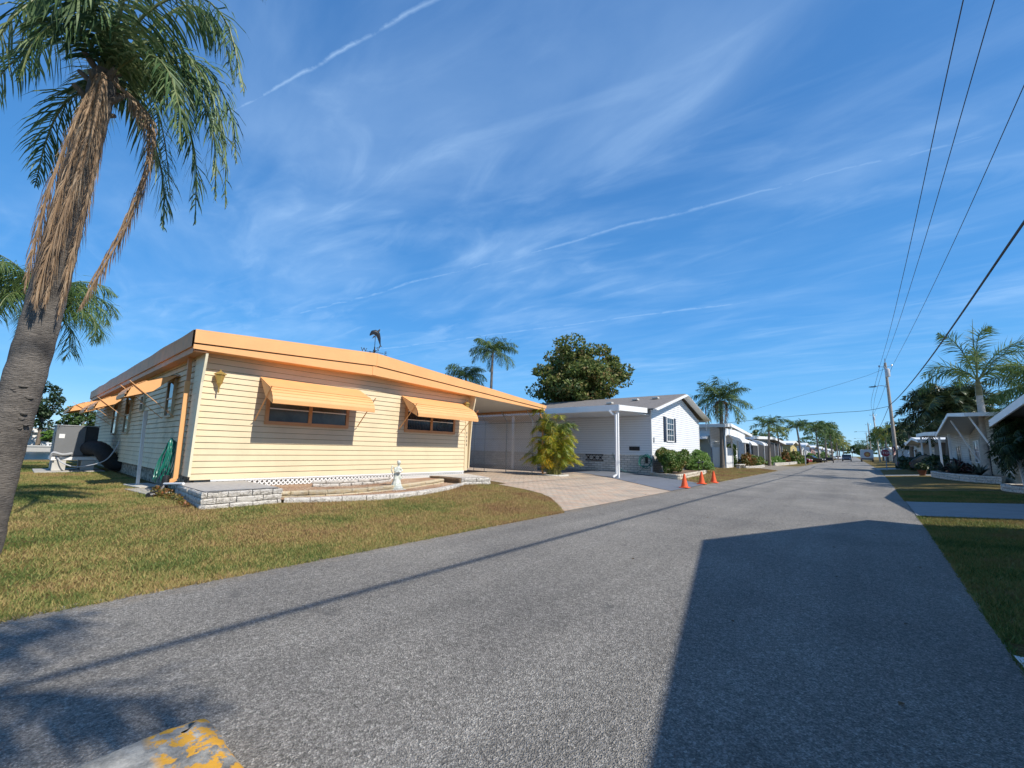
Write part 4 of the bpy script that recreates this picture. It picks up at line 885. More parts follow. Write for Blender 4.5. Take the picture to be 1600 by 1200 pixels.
# ------------------------------------------------------------------ hero palm
def hero_palm():
    base = Vector((-8.0, -.10, .05)); t = thing('palm_tree', 'big leaning queen palm close by on the lawn with brown dead fronds on its trunk', 'palm tree', base); k = .9
    def P3(y, z, dx=0): return Vector((-8.0+dx, y*k, 1.45+(z-1.45)*k))
    N = 64; pts = []; rr = []; rnd0 = random.Random(2)
    for i in range(N+1):
        f = i/N; z = -.4+f*7.7; pts.append(P3(float(np.interp(z, [-.4, 0, 1.3, 2.2, 3.15, 5.2, 7.3], [-.19, -.16, -.09, -.01, .055, .15, .27])), z)); r = .198-.052*f-.02*max(0, f-.6); rr.append(r*(1.0+.045*((i*7) % 3)/2+.012*rnd0.random())*(1+.12*max(0, 1-f*9)))
    tr = MB().tube(pts, rr, 22)
    # knobbly scars in the bark
    rnd = random.Random(4); sc = MB()
    for (y, z, s) in ((-.04, 2.12, .055), (.02, 2.0, .05), (-.05, 1.88, .06), (.0, 1.74, .05), (-.16, 1.5, .05), (-.17, 1.25, .04), (.04, 1.63, .04)):
        p = P3(y, z, .165); 
        for q in range(4): sc.ball(p+Vector((rnd.uniform(-.01, .012), rnd.uniform(-.05, .05), rnd.uniform(-.05, .05))), (.028, s*rnd.uniform(.4, .9), s*rnd.uniform(.2, .5)), 8, 6)
    tr.v += [tuple(Vector(q)) for q in sc.v]; nb0 = len(tr.v)-len(sc.v); tr.f += [tuple(i+nb0 for i in f) for f in sc.f]; tr.build('trunk', pm('hero_bark', (.17, .15, .13), .95, .3, 7, 1.0, 24, stretch=(.8, .8, 4.5), dirt=((.05, .044, .04), 2.6, .46, .66, .8)), t, smooth=True)
    top = (.27, 7.25); lv = MB(); st = MB(); rnd = random.Random(21)
    G = [ # y,z,dx way points
     [(.1, 7.9, .1), (-.35, 8.1, .1), (-.72, 7.3, .1), (-.80, 6.3, .15)],
     [(-.1, 8.2, .5), (-.7, 8.5, .9), (-1.3, 7.9, 1.2), (-1.55, 6.7, 1.4)],
     [(.2, 8.6, 0), (0, 9.6, .1), (-.5, 10.3, .2), (-1.2, 10.3, .2)],
     [(.6, 8.3, 0), (1.1, 9.3, .1), (1.6, 9.3, .1), (1.95, 8.3, .1)],
     [(.8, 7.9, .1), (1.35, 7.9, .2), (1.80, 7.2, .3), (1.98, 5.7, .3)],
     [(.7, 7.6, .3), (1.25, 7.5, .5), (1.6, 6.8, .6), (1.75, 5.6, .6)],
     [(.6, 7.4, -.2), (.95, 6.9, -.4), (1.2, 6.2, -.5), (1.30, 5.3, -.5)],
     [(.15, 7.2, -.3), (-.10, 6.9, -.6), (-.22, 6.3, -.8), (-.25, 5.5, -.9)],
     [(.5, 8.1, .5), (.95, 8.6, 1.0), (1.4, 8.2, 1.4), (1.7, 7.0, 1.6)],
     [(.5, 7.9, -.5), (.9, 8.3, -1.2), (1.3, 7.9, -1.8), (1.6, 6.7, -2.1)],
     [(.1, 8.0, -.6), (-.3, 8.4, -1.3), (-.8, 7.9, -1.8), (-1.1, 6.6, -2.1)],
     [(.3, 8.2, .8), (.3, 8.6, 1.6), (.35, 8.0, 2.3), (.4, 6.9, 2.7)],
     [(.3, 8.0, -.9), (.3, 8.3, -1.8), (.25, 7.6, -2.4), (.2, 6.6, -2.6)],
     [(.45, 8.6, .2), (.8, 9.9, .4), (1.5, 10.4, .6), (2.1, 9.9, .7)],
     [(.9, 8.2, -.1), (1.5, 8.6, -.2), (2.0, 8.0, -.2), (2.2, 7.0, -.2)],
     [(0.0, 7.6, .2), (-.25, 7.5, .4), (-.45, 6.9, .5), (-.5, 6.2, .6)],
     [(.55, 7.5, .5), (.8, 7.3, .9), (1.0, 6.7, 1.1), (1.1, 5.9, 1.2)],
     [(.3, 9.0, .3), (.5, 10.4, .5), (.4, 11.2, .9), (.1, 11.2, 1.5)],
     [(.1, 8.8, -.3), (-.5, 9.9, -.6), (-1.4, 10.3, -.8), (-2.2, 9.6, -1.0)],
     [(.75, 7.75, .0), (1.2, 7.3, .1), (1.5, 6.5, .1), (1.62, 5.3, .1)],
     [(.6, 8.0, .2), (1.05, 8.25, .3), (1.55, 7.7, .35), (1.85, 6.7, .4)],
     [(.25, 7.7, .3), (.0, 7.9, .6), (-.35, 7.6, .8), (-.62, 6.8, .9)]]
    for g in G:
        P = [P3(top[0], top[1])]+[P3(*q) for q in g]; frond(lv, P, 72, .56, .028, rnd, .8, .6, st, .022, .08, 3, .3, .75)
    c = lv.build('crown', leafmat('hero_leaflets', [(.030, .065, .028), (.095, .17, .06), (.33, .38, .19)], .5, .25, .35), t); st.build('frond_stems', pm('frond_stem', (.16, .19, .07), .5, .25), t)
    dv = MB(); ds = MB()
    D = [([(.20, 7.0, .25), (.10, 5.9, .34), (.0, 4.6, .36), (-.06, 3.35, .30)], 1.7), ([(.25, 6.9, .3), (.20, 5.6, .42), (.10, 4.4, .42), (.06, 3.3, .34)], 1.7), ([(.1, 6.6, .2), (-.05, 5.4, .25), (-.12, 4.4, .28), (-.14, 3.5, .24)], 1.4),
         ([(.3, 6.6, .22), (.30, 5.3, .30), (.24, 4.2, .30), (.2, 3.2, .28)], 1.3), ([(.2, 6.3, .35), (.12, 5.0, .45), (.0, 3.9, .42), (-.02, 3.25, .36)], 1.5),
         ([(.62, 7.05, .1), (.90, 6.7, .15), (.90, 5.8, .15), (.74, 4.8, .1), (.52, 3.9, .1), (.40, 3.4, .1)], .8), ([(.62, 7.0, .1), (.86, 6.6, .1), (.86, 5.7, .1), (.66, 4.6, .05), (.46, 3.8, .05)], .8)]
    for pts_, wd in D:
        P = [P3(top[0], top[1]-.05, .1)]+[P3(*q) for q in pts_]; frond(dv, P, 130, .40*(.58+.24*wd), .017, rnd, 2.2, 1.0, ds, .022, .14, 3, .5, 1.2)
    dv.build('dead_fronds', G_DEAD, t); ds.build('dead_stems', pm('dead_stem', (.3, .2, .12), .8, .25), t)
    # cut leaf bases at the crown
    m = MB()
    for i in range(12):
        a = i*2.4; p = P3(.25, 6.5+i*.07); d = Vector((cos(a), sin(a), .8)).normalized(); m.tube([p, p+d*.22, p+d*.34], [.05, .04, .03], 6)
    m.build('leaf_bases', BARK, t, smooth=True)
hero_palm()
# ------------------------------------------------------------------ white house next door
SHINGLE = pm('weathered_shingles', (.20, .18, .165), .9, .18, 9, .6, 40, dirt=((.10, .09, .085), 2, .5, .75, .6))
BLUEFAS = WHITEV
def roof_slab(mb, a, b, d, th=.06):
    """a,b lower/upper edge endpoints of one slope at the street end; d = vector to the other end"""
    a, b, d = Vector(a), Vector(b), Vector(d); mb.prism([a, b, b-Z*th, a-Z*th], d)
def white_house():
    H = thing('white_house', 'white vinyl sided house with shingle gable roof, brick skirt and dark shutters', 'house', (-9, 23.46, .12))
    xf = -8.97; y0, y1 = 23.46, 33.0; xb = -27; yr, zr = 28.7, 5.30; ze = 3.95
    top = lambda t: ze+(zr-ze)*(1-abs((y0+t)-yr)/(yr-y0)) if (y0+t) < yr else zr-(zr-3.95)*((y0+t)-yr)/(y1-yr)
    siding(MB(), (xf, y0), (0, 1), y1-y0, 1.26, lambda t: top(t)-.05, (1, 0), .14, .022, 40).build('wall', WHITEV, H); lap_shade_lines(H, pm('vinyl_shade_line', (.30, .32, .35), .8), .014)
    siding(MB(), (xb, y0), (1, 0), xf-xb, 1.26, 3.92, (0, -1), .14, .028).build('wall', WHITEV, H); lap_shade_lines(H, pm('vinyl_side_shade_line', (.36, .37, .40), .8), .014)
    MB().box(xf-.06, xf+.035, y0-.03, y0+.09, .1, 3.9).build('corner_board', WHITE, H); MB().box(xf-.02, xf+.03, y1-.09, y1+.02, .1, 3.95).build('corner_board', WHITE, H)
    MB().box(xb, xf-.02, y0+.03, y1, .1, 3.9).build('core', DARK, H)
    MB().box(xb, xf+.02, y0-.02, y1+.02, .05, 1.25).build('brick_skirt', BRICK, H)
    m = MB(); m.box(-17, xf+.03, y0-.05, y0, 1.25, 1.30).build('skirt_cap', WHITE, H)
    # roof: two slopes, overhang to the street
    xo = -8.55; m = MB(); roof_slab(m, (xo, 22.95, 3.93), (xo, yr, 5.42), (-19.5, 0, 0)); roof_slab(m, (xo, yr, 5.42), (xo, 34.0, 4.05), (-19.5, 0, 0)); rf = m.build('roof', SHINGLE, H)
    for x, y in ((-12.6, 25.6), (-11.2, 26.6), (-9.9, 26.8)): zz = 3.93+(y-22.95)/(yr-22.95)*1.49; MB().box(x-.2, x+.2, y-.16, y+.16, zz+.02, zz+.14).build('roof_vent', CONCL, rf, bevel=.02)
    m = MB(); m.bar((xo+.02, 22.93, 3.85), (xo+.02, yr, 5.34), .045, .20, up=(1, 0, 0)).bar((xo+.02, yr, 5.34), (xo+.02, 34.02, 3.97), .045, .20, up=(1, 0, 0)); m.bar((xo-.02, 22.95, 3.80), (xo-.02, yr, 5.28), .45, .015, up=(0, 0, 1)); m.bar((xo-.02, yr, 5.28), (xo-.02, 34.0, 3.9), .45, .015); m.box(-28, xo, 34.0, 34.06, 3.82, 4.06); m.build('fascia', WHITE, H)
    # carport over the grey drive
    m = MB(); m.prism([(-9.0, 19.3, 3.72), (-9.0, 22.98, 3.93), (-9.0, 22.98, 3.98), (-9.0, 19.3, 3.77)], (-13, 0, 0)); m.build('carport_roof', SHINGLE, H)
    m = MB(); m.prism([(-9.02, 19.28, 3.50), (-9.02, 23.0, 3.66), (-9.02, 23.0, 3.95), (-9.02, 19.28, 3.78)], (.05, 0, 0)); m.box(-22, -8.97, 19.22, 19.30, 3.48, 3.79); m.box(-22, -9.05, 19.31, 23.4, 3.56, 3.60); m.build('carport_fascia', WHITE, H)
    for x in (-9.15, -16.0): 
        p = MB(); p.box(x-.06, x+.06, 19.36, 19.48, .1, 3.5).build('carport_post', WHITE, H)
        if x > -10:
            m = MB(); m.bar((x-.35, 19.2, 3.5), (x-.12, 19.25, 3.28), .09).bar((x-.02, 19.27, 3.3), (x-.02, 19.27, .28), .10, .08).bar((x-.02, 19.27, .30), (x-.12, 19.08, .18), .10, .08); m.build('downspout', WHITE, H, bevel=.01)
    # window with shutters
    c = (xf+.012, 26.56, 2.88); fo = window(H, c, (0, 1, 0), (1, 0, 0), 1.15, 1.42, WHITE, GLASS, 0, (.5,), .07)
    m = MB()
    for i in (1, 2): m.box(xf+.045, xf+.06, 26.56-.575+i*.383-.012, 26.56-.575+i*.383+.012, 2.17, 3.59)
    for z in (2.52, 2.88, 3.24): m.box(xf+.044, xf+.061, 25.99, 27.13, z-.012, z+.012)
    m.build('muntins', WHITE, fo)
    SH = pm('navy_shutter', (.018, .025, .05), .4, .15, 8)
    for y in (25.62, 27.46):
        m = MB().box(xf+.02, xf+.05, y-.2, y+.2, 2.10, 3.66)
        for i in range(22): m.box(xf+.05, xf+.062, y-.15, y+.15, 2.16+i*.067, 2.195+i*.067)
        m.build('shutter', SH, H)
    # vents, mail slot, plate
    m = MB(); m.box(-9.95-.35, -9.95+.28, y0-.06, y0-.02, 1.52, 1.75).build('wall_vent', BLACK, H)
    for x in (-13.05, -12.62, -12.20):
        m = MB()
        for a in (0, 1): m.bar((x-.17, y0-.05, .87), (x+.17, y0-.05, 1.21), .04, .02) if a == 0 else m.bar((x+.17, y0-.05, .87), (x-.17, y0-.05, 1.21), .04, .02)
        m.box(x-.20, x+.20, y0-.06, y0-.03, 1.2, 1.24).box(x-.20, x+.20, y0-.06, y0-.03, .84, .88).box(x-.06, x+.06, y0-.055, y0-.02, .98, 1.1); m.build('skirt_vent', BLACK, H)
    MB().box(xf+.02, xf+.04, 23.68, 23.86, 2.0, 2.3).build('number_plate', METAL, H)
white_house()
hose('garden_hose', 'green hose coiled on a reel against the white brick skirt of the white house', (-9.25, 23.40, .88), (0, -1, 0), (1, 0, 0), .38, pm('teal_hose', (.01, .16, .13), .35, .15, 9), 9, [(-9.5, 23.3, .42), (-10.2, 23.25, .22), (-10.9, 23.3, .45), (-11.3, 23.38, 1.1), (-11.35, 23.40, 1.35)], 6, 1.0, 1.0)
def low_planter(name, label, path, z0, n, mat, seed, cat='planter', fill=None):
    t = thing(name, label, cat, (path[0][0], path[0][1], z0)); m = MB(); rnd = random.Random(seed)
    for c in range(n): course(m, path, z0+c*.13, .13, .2, rnd, .45)
    m.build('edging', mat, t)
    if fill: m = MB().quad(*[(x, y, z0+n*.13-.03) for x, y in fill]); m.build('soil', pm('planter_soil', (.16, .11, .07), .95, .3, 20, .8, 60), t)
    return t
low_planter('block_planter', 'low tan and white block planter in front of the white house', [(-8.95, 23.1), (-7.15, 22.1), (-7.0, 22.2), (-7.55, 28.8), (-8.1, 31.5)], .06, 2, pm('tan_white_block', (.60, .53, .42), .85, .15, 9, .8, 50), 5, fill=[(-8.9, 23.15), (-7.3, 22.3), (-7.75, 28.8), (-8.2, 31.4), (-9.0, 31.4)])
bush('big boxy hedge shrub with reddish leaf tips below the shuttered window', (-8.05, 24.0, .3), (.75, 1.35, 1.25), 30000, .115, G_HEDGE, 3, boxy=True, group='shrubs along the left side of the street')
bush('bright green rounded shrub at the far corner of the white house', (-8.35, 30.6, .3), (.8, 2.0, 1.3), 12000, .14, G_LIGHT, 4, group='shrubs along the left side of the street')
bush('tall green shrub with long leaves between the white house and the next house', (-10.5, 35.6, .2), (.9, 1.5, 3.2), 5000, .28, G_LIGHT, 6, group='shrubs along the left side of the street')
for x, y, l in ((-7.3, 26.6, 'small black path light nearer to the boxy hedge shrub'), (-7.55, 28.4, 'small black path light nearer to the bright green shrub')):
    t = thing('path_light', l, 'path light', (x, y, .3), 'path lights by the white house'); MB().tube([(x, y, .25), (x, y, .85)], .015, 6).build('stake', BLACK, t); MB().lathe((x, y, .80), [(.03, 0), (.05, .06), (.13, .07), (.02, .13)], 12).build('lamp_head', BLACK, t)
# ------------------------------------------------------------------ traffic cones
def cone(loc):
    x, y, z = loc; t = thing('traffic_cone', '', 'traffic cone', loc, 'orange traffic cones at the end of the grey drive'); om = pm('cone_orange', (.85, .11, .025), .5, .08, 6)
    MB().box(x-.18, x+.18, y-.18, y+.18, z+.004, z+.035).build('base', om, t, bevel=.012)
    MB().lathe(loc, [(.145, .03), (.14, .05), (.125, .10), (.04, .53), (.035, .56), (.022, .565)], 24).build('cone', om, t, smooth=True); return t
cn = cone((-5.46, 17.78, .022)); cn['label'] = 'orange traffic cone closest to the camera, first of the row of three'
for p, l in (((-5.55, 20.6, .03), 'orange traffic cone in the middle of the row of three'), ((-5.42, 22.2, .01), 'orange traffic cone standing on the grass, farthest of the row of three')):
    c = copy_tree(cn); c.location = p; c['label'] = l
# ------------------------------------------------------------------ areca palm
def areca():
    c = Vector((-11.5, 17.15, .2)); t = thing('areca_palm', 'bushy areca palm with yellow and green fronds beside the carport', 'palm tree', c); rnd = random.Random(8); lv = MB(); lg = MB(); st = MB()
    low_planter('palm_edging', 'low whitish stone edging around the foot of the areca palm', smooth_path([(-12.1, 16.6), (-11.2, 16.45), (-10.75, 16.9), (-10.9, 17.6), (-11.8, 17.7)], 12), .15, 1, CONCL, 8, 'edging')
    for i in range(105):
        a = rnd.uniform(0, 2*pi); r0 = rnd.uniform(.03, .32); b = c+Vector((cos(a)*r0, sin(a)*r0, 0)); h = rnd.uniform(.15, 2.1) if i < 95 else rnd.uniform(2.0, 2.75); out = Vector((cos(a+rnd.uniform(-.5, .5)), sin(a+rnd.uniform(-.5, .5)), 0)); L = rnd.uniform(.6, 1.12)
        sp = .48 if h < 1.6 else .30
        P = [b+Z*h*.6, b+out*.14+Z*(h+.1), b+out*(.22+L*sp*.5)+Z*(h+L*.55), b+out*(.3+L*sp)+Z*(h+L*.62), b+out*(.42+L*sp*1.5)+Z*(h+L*.30)]
        frond(lv if h < 1.5 or rnd.random() < .35 else lg, P, 34, .42, .030, rnd, .40, .3, st, .014, .2, 2, .4, 1.0)
        if i % 3 == 0: st.tube([b, b+out*.06+Z*h*.6], .022, 5)
    lv.build('fronds', G_ARECA, t); lg.build('fronds', G_PALMY, t); st.build('stems', pm('areca_stem', (.30, .28, .08), .5, .3, 6), t)
areca()
# ------------------------------------------------------------------ trees and palms beyond the roofs
tree('big round broadleaf tree with rusty tips rising behind the white house', (-18.5, 31.5, .2), 11.3, (4.3, 4.3, 3.6), 30000, .30, G_TREE, 12, clumps=150, trunk_r=.25)
PG = 'palms behind the cream house'
palm('tall queen palm rising behind the carport roof of the cream house', (-27.8, 30, .2), 11.0, (0, .2), .16, 22, 3.0, .8, .04, 50, 5, group=PG, droop=.85, hang=.9)
palm('shorter queen palm whose crown just clears the cream house roof, left of the tall one', (-31.5, 30, .2), 8.7, (.2, -.1), .15, 22, 2.7, .75, .04, 46, 6, group=PG, droop=.95, hang=.9)
palm('palm top barely peeking over the ridge beside the weathervane', (-37, 19.5, .2), 8.3, (0, 0), .14, 14, 2.0, .6, .05, 20, 7, group=PG)
palm('queen palm beyond the lawn partly hidden by the big leaning palm trunk', (-22.2, -.42, .2), 6.1, (0, .42), .17, 24, 2.75, .85, .032, 60, 8, mat=G_PALM, droop=1.05, hang=1.0, group='palms on the lawn', dir_=(.3, .35, 0))
# far bank trees
BG = 'trees on the far bank of the canal'
for i, (x, y, h, r, m, l) in enumerate(((-122, 3.0, 13.8, 3.2, G_DARK, 'tall dark tree on the far bank beside the trunk of the big palm'), (-124, 8.3, 9.0, 3.2, G_MID, 'rounded mid green tree on the far bank next to the tall dark one'), (-126, 13.5, 8.6, 4, G_MID, 'wide green tree on the far bank behind the side awnings'), (-123, -3, 12, 5, G_DARK, 'dark tree on the far bank hidden by the big palm trunk'), (-126, -14, 11, 6, G_MID, 'green tree on the far bank left of the big palm'), (-119, 5.6, 3.4, 2.2, G_LIGHT, 'small light green bush at the foot of the far bank trees'), (-128, 22, 9.5, 6, G_DARK, 'dark tree on the far bank hidden behind the cream house'))):
    tree(l, (x, y, 0), h, (r, r, h*.42), 3200, .55, m, 30+i, BG, clumps=60, trunk_r=.3)
def far_house(label, x, y, w, d, h, wallm, roofm, seed):
    t = thing('far_house', label, 'house', (x, y, 0), 'houses across the canal'); MB().box(x-d, x, y, y+w, 0, h).build('wall', wallm, t)
    m = MB(); m.prism([(x+.6, y-.6, h), (x+.6, y+w/2, h+.9), (x+.6, y+w+.6, h), (x+.6, y+w+.6, h-.2), (x+.6, y-.6, h-.2)], (-d-1.2, 0, 0)); m.build('roof', roofm, t)
    for k in range(3): f = MB().box(x, x+.06, y+w*(.15+.3*k), y+w*(.15+.3*k)+1.3, 1.0, 2.2).build('window', GLASS, t)
far_house('small pale house across the canal under the dark trees', -131, -2, 12, 8, 3.0, WHITE, WHITE, 1)
far_house('pale house across the canal behind the green trees', -130, 20, 12, 8, 3.2, pm('pale_wall', (.6, .6, .56), .7), CONCL, 1)
t = thing('stone_bench', 'tiny white bench on the far bank of the canal', 'bench', (-116, 4.8, 0)); MB().box(-116.6, -115.8, 3.9, 5.8, .6, .8).build('seat', WHITE, t); MB().box(-116.5, -115.9, 4.0, 4.3, 0, .6).build('leg', WHITE, t); MB().box(-116.5, -115.9, 5.4, 5.7, 0, .6).build('leg', WHITE, t)
# ------------------------------------------------------------------ generic mobile home with its gable to the street
def home(name, label, xf, s, P, zb, depth, wall, roofm, fas, over=.6, skirt=None, wins=(), door=None, near=True, grp=None, wing=True, sid=.15, fh=.28, porch=0, z0=0):
    """P = [(y,z)...] roof line along the street; body extends from xf in direction s"""
    y0, y1 = P[0][0], P[-1][0]; H = thing(name, label, 'house', (xf, y0, z0), grp); xw = xf+s*over
    def lin(y):
        for a, b in zip(P[:-1], P[1:]):
            if y <= b[0]: return a[1]+(b[1]-a[1])*(y-a[0])/(b[0]-a[0])
        return P[-1][1]
    ya, yb = y0+.35, y1-.35
    siding(MB(), (xw, ya), (0, 1), yb-ya, zb, lambda t: lin(ya+t)-fh-.02, (-s, 0), sid, .018, 16).build('wall', wall, H); lap_shade_lines(H, pm('home_shade_line', (.14, .13, .12), .9), .018) if y0 < 60 else LAP_SHADE.clear()
    xx = sorted((xw, xw+s*depth)); siding(MB(), (xx[0], ya), (1, 0), depth, zb, lin(ya)-fh, (0, -1), sid, .018).build('wall', wall, H); lap_shade_lines(H, pm('home_shade_line', (.14, .13, .12), .9), .018) if y0 < 60 else LAP_SHADE.clear()
    MB().box(min(xw+s*.04, xw+s*depth), max(xw+s*.04, xw+s*depth), ya+.03, yb, zb-.4, min(lin(ya), lin(yb))-fh-.05).build('core', wall, H)
    m = MB()
    for a, b in zip(P[:-1], P[1:]): m.prism([(xf, a[0], a[1]), (xf, b[0], b[1]), (xf, b[0], b[1]-.06), (xf, a[0], a[1]-.06)], (s*(depth+over+.3), 0, 0))
    m.build('roof', roofm, H)
    m = MB(); m.prism([(xf-s*.03, y, z+.01) for y, z in P]+[(xf-s*.03, y, z-fh) for y, z in P[::-1]], (s*.06, 0, 0))
    xa, xb2 = sorted((xf-s*.03, xf+s*(depth+over+.3))); m.box(xa, xb2, y0-.05, y0, P[0][1]-fh, P[0][1]+.012); m.box(xa, xb2, y1, y1+.05, P[-1][1]-fh, P[-1][1]+.012); m.build('fascia', fas, H)
    if wing:
        for y in (ya-.06, yb+.01):
            q = lin(y)-fh; MB().prism([(xw+s*.05, y, zb), (xw-s*.05, y, zb), (xf+s*.04, y, q), (xw+s*.05, y, q)], (0, .06, 0)).build('corner_board', fas, H)
    if skirt: MB().box(min(xw-s*.02, xw+s*depth), max(xw-s*.02, xw+s*depth), ya-.02, yb+.02, z0, zb).build('skirt', skirt, H)
    for (yc, w, zc, h, aw) in wins:
        window(H, (xw-s*.01, yc, zc), (0, 1, 0), (-s, 0, 0), w, h, fas, GLASS, 1 if w > 1.3 else 0, (.5,), .06)
        if aw: awning(H, (xw-s*.02, yc-w/2-.2), YP, Vector((-s, 0, 0)), w+.4, zc+h/2+.15, .9, zc-h*.1, fas, armz=zc-h*.4)
    if door:
        yc, z = door; fo = MB().box(xw-s*.04, xw+s*.02, yc-.5, yc+.5, z0+.1, 2.15).build('door', pm('door_dark', (.03, .03, .035), .4), H) if False else MB().obox((xw-s*.02, yc, 1.3), (0, 1, 0), (1, 0, 0), Z, .9, .05, 2.0).build('door', pm('door_dark', (.03, .03, .035), .4), H)
    return H, lin, xw
SIDW = pm('aged_white_siding', (.62, .63, .62), .5, .08, 2)
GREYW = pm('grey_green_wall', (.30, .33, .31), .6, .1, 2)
# third house on the left: white, flat, with awnings and a porch
H3, lin3, xw3 = home('porch_house', 'low white home with sloping roof edge, porch posts and white awnings behind a tall palm', -9.0, -1, [(41.6, 4.15), (44, 4.35), (54.5, 3.7)], .75, 12, WHITEV, WHITE, WHITE, 1.4, SIDW, [(49.0, 2.2, 2.1, 1.2, 0)], None, wing=False, z0=.1)
m = MB()
for y in (41.9, 44.6, 47.3, 50.8): m.box(-9.2, -9.08, y, y+.16, .1, lin3(y)-.28)
m.build('porch_post', WHITE, H3)
m = MB().box(-10.3, -9.1, 42.1, 44.4, .1, 2.0); m.box(-9.16, -9.10, 41.9, 50.8, 3.1, 3.8) ; m.build('porch_panel', WHITEV, H3)
awning(H3, (-9.06, 42.6), YP, XP, 3.4, 3.25, 1.2, 2.5, WHITE); awning(H3, (-9.06, 47.2), YP, XP, 3.2, 3.05, 1.2, 2.35, WHITE)
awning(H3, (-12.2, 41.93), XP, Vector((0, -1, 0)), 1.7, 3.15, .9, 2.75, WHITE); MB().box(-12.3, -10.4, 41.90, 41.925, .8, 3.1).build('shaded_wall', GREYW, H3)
# fourth: dark screened porch
H4, lin4, xw4 = home('screened_house', 'low home with a white roof edge and dark screened porch along the street', -9.3, -1, [(57.5, 3.65), (74, 4.1), (88, 3.6)], .6, 12, SIDW, WHITE, WHITE, 1.0, SIDW, (), wing=False, fh=.35, z0=.1)
m = MB().box(-10.1, -9.9, 58.0, 87, .6, 3.2).build('porch_screen', pm('dark_screen', (.035, .036, .04), .8, .2, 3), H4)
m = MB()
for y in (58, 63, 68, 73, 78, 82, 84.5, 87): m.box(-9.88, -9.76, y-.08, y+.08, .2, 3.3)
m.build('porch_post', WHITE, H4); awning(H4, (-9.7, 56.8), YP, XP, 3.2, 3.3, 1.5, 2.5, WHITE, arms=False)
home('yellow_home', 'small yellow home with an orange planter box farther down the left side', -8.6, -1, [(92, 3.6), (97, 4.2), (104, 3.6)], .4, 12, pm('dull_yellow_wall', (.50, .40, .16), .6, .08, 2), WHITE, WHITE, .5, CONC, [(97, 1.2, 2.1, 1.1, 0)], wing=False, z0=.05)
LH = 'far homes on the left side'
cols = [WHITE, pm('pink_wall', (.55, .32, .28), .6), SIDW, pm('blue_grey_wall', (.35, .42, .48), .6), WHITEV, pm('tan_wall', (.5, .42, .3), .6)]
lab = ['white-roofed home just beyond the yellow home', 'pinkish home with a white awning beyond the white-roofed home', 'pale home in the palm row beyond the pinkish home', 'blue-grey home among the far palms on the left', 'bright white home far down on the left', 'tan home farthest down on the left side']
for i in range(6):
    y = 112+i*24
    home('far_home', lab[i], -8.2+.2*i, -1, [(y, 3.6), (y+6, 4.3), (y+15, 3.6)], .4, 12, cols[i], WHITE, WHITE, .8, CONC, [(y+4, 1.6, 2.1, 1.0, 1), (y+10, 1.6, 2.1, 1.0, 1)], wing=False, grp=LH, z0=0)
SG = 'shrubs along the left side of the street'
for (x, y, rx, ry, rz, m, n, sz, l) in ((-8.35, 47.4, .9, 2.0, 1.45, G_CROTON, 4200, .16, 'reddish croton hedge beside the porch of the white home'), (-8.6, 52.8, 1.0, 2.6, 1.35, G_HEDGE, 3500, .2, 'green and yellow shrub right of the reddish croton'), (-9.7, 46.3, .8, 1.1, 2.6, G_MID, 2200, .3, 'dark green shrub growing up against the porch posts'),
        (-8.5, 68, .8, 7.0, 1.05, G_LIGHT, 4000, .25, 'long clipped light green hedge before the screened porch'), (-7.6, 84, 1.4, 4.0, 2.0, G_HEDGE, 2500, .4, 'brownish shrub by the street sign'), (-8.3, 77, .7, 1.2, 2.3, G_CROTON, 1200, .25, 'red flowering bush at the end of the screened porch'),
        (-7.2, 110, 1.2, 5, 1.8, G_LIGHT, 2000, .4, 'pale green shrub under the clump of far palms'), (-6.8, 128, 1.2, 6, 2.0, G_MID, 1800, .5, 'dark green shrub in the row of far palms'), (-11.5, 37.5, .8, 1.2, 2.2, G_LIGHT, 2400, .26, 'light green leafy shrub by the grey wall of the porch home'), (-6.8, 150, 1.2, 9, 2.6, G_LIGHT, 1500, .6, 'yellowish green shrub at the far end of the left side')):
    bush(l, (x, y, gz(x)), (rx, ry, rz), int(n*1.8), sz, m, int(y*3+x), SG)
low_planter('rock_edging', 'line of pale rocks edging the bed before the porch home', [(-8.0, 44.5), (-7.5, 46.5), (-7.5, 50), (-7.8, 54)], .06, 2, STONE, 12, 'edging')
low_planter('rock_edging', 'pale rocks edging the bed below the clipped hedge', [(-7.7, 61), (-7.3, 66), (-7.2, 74), (-7.1, 80)], .04, 3, STONE, 13, 'edging')
t = thing('garden_bench', 'low white bench in front of the porch home', 'bench', (-8.3, 43.4, .1)); MB().box(-8.5, -8.1, 42.4, 45.0, .42, .48).build('seat', CONCL, t)
for y in (42.6, 44.7): MB().box(-8.45, -8.15, y, y+.15, .08, .42).build('leg', CONCL, t)
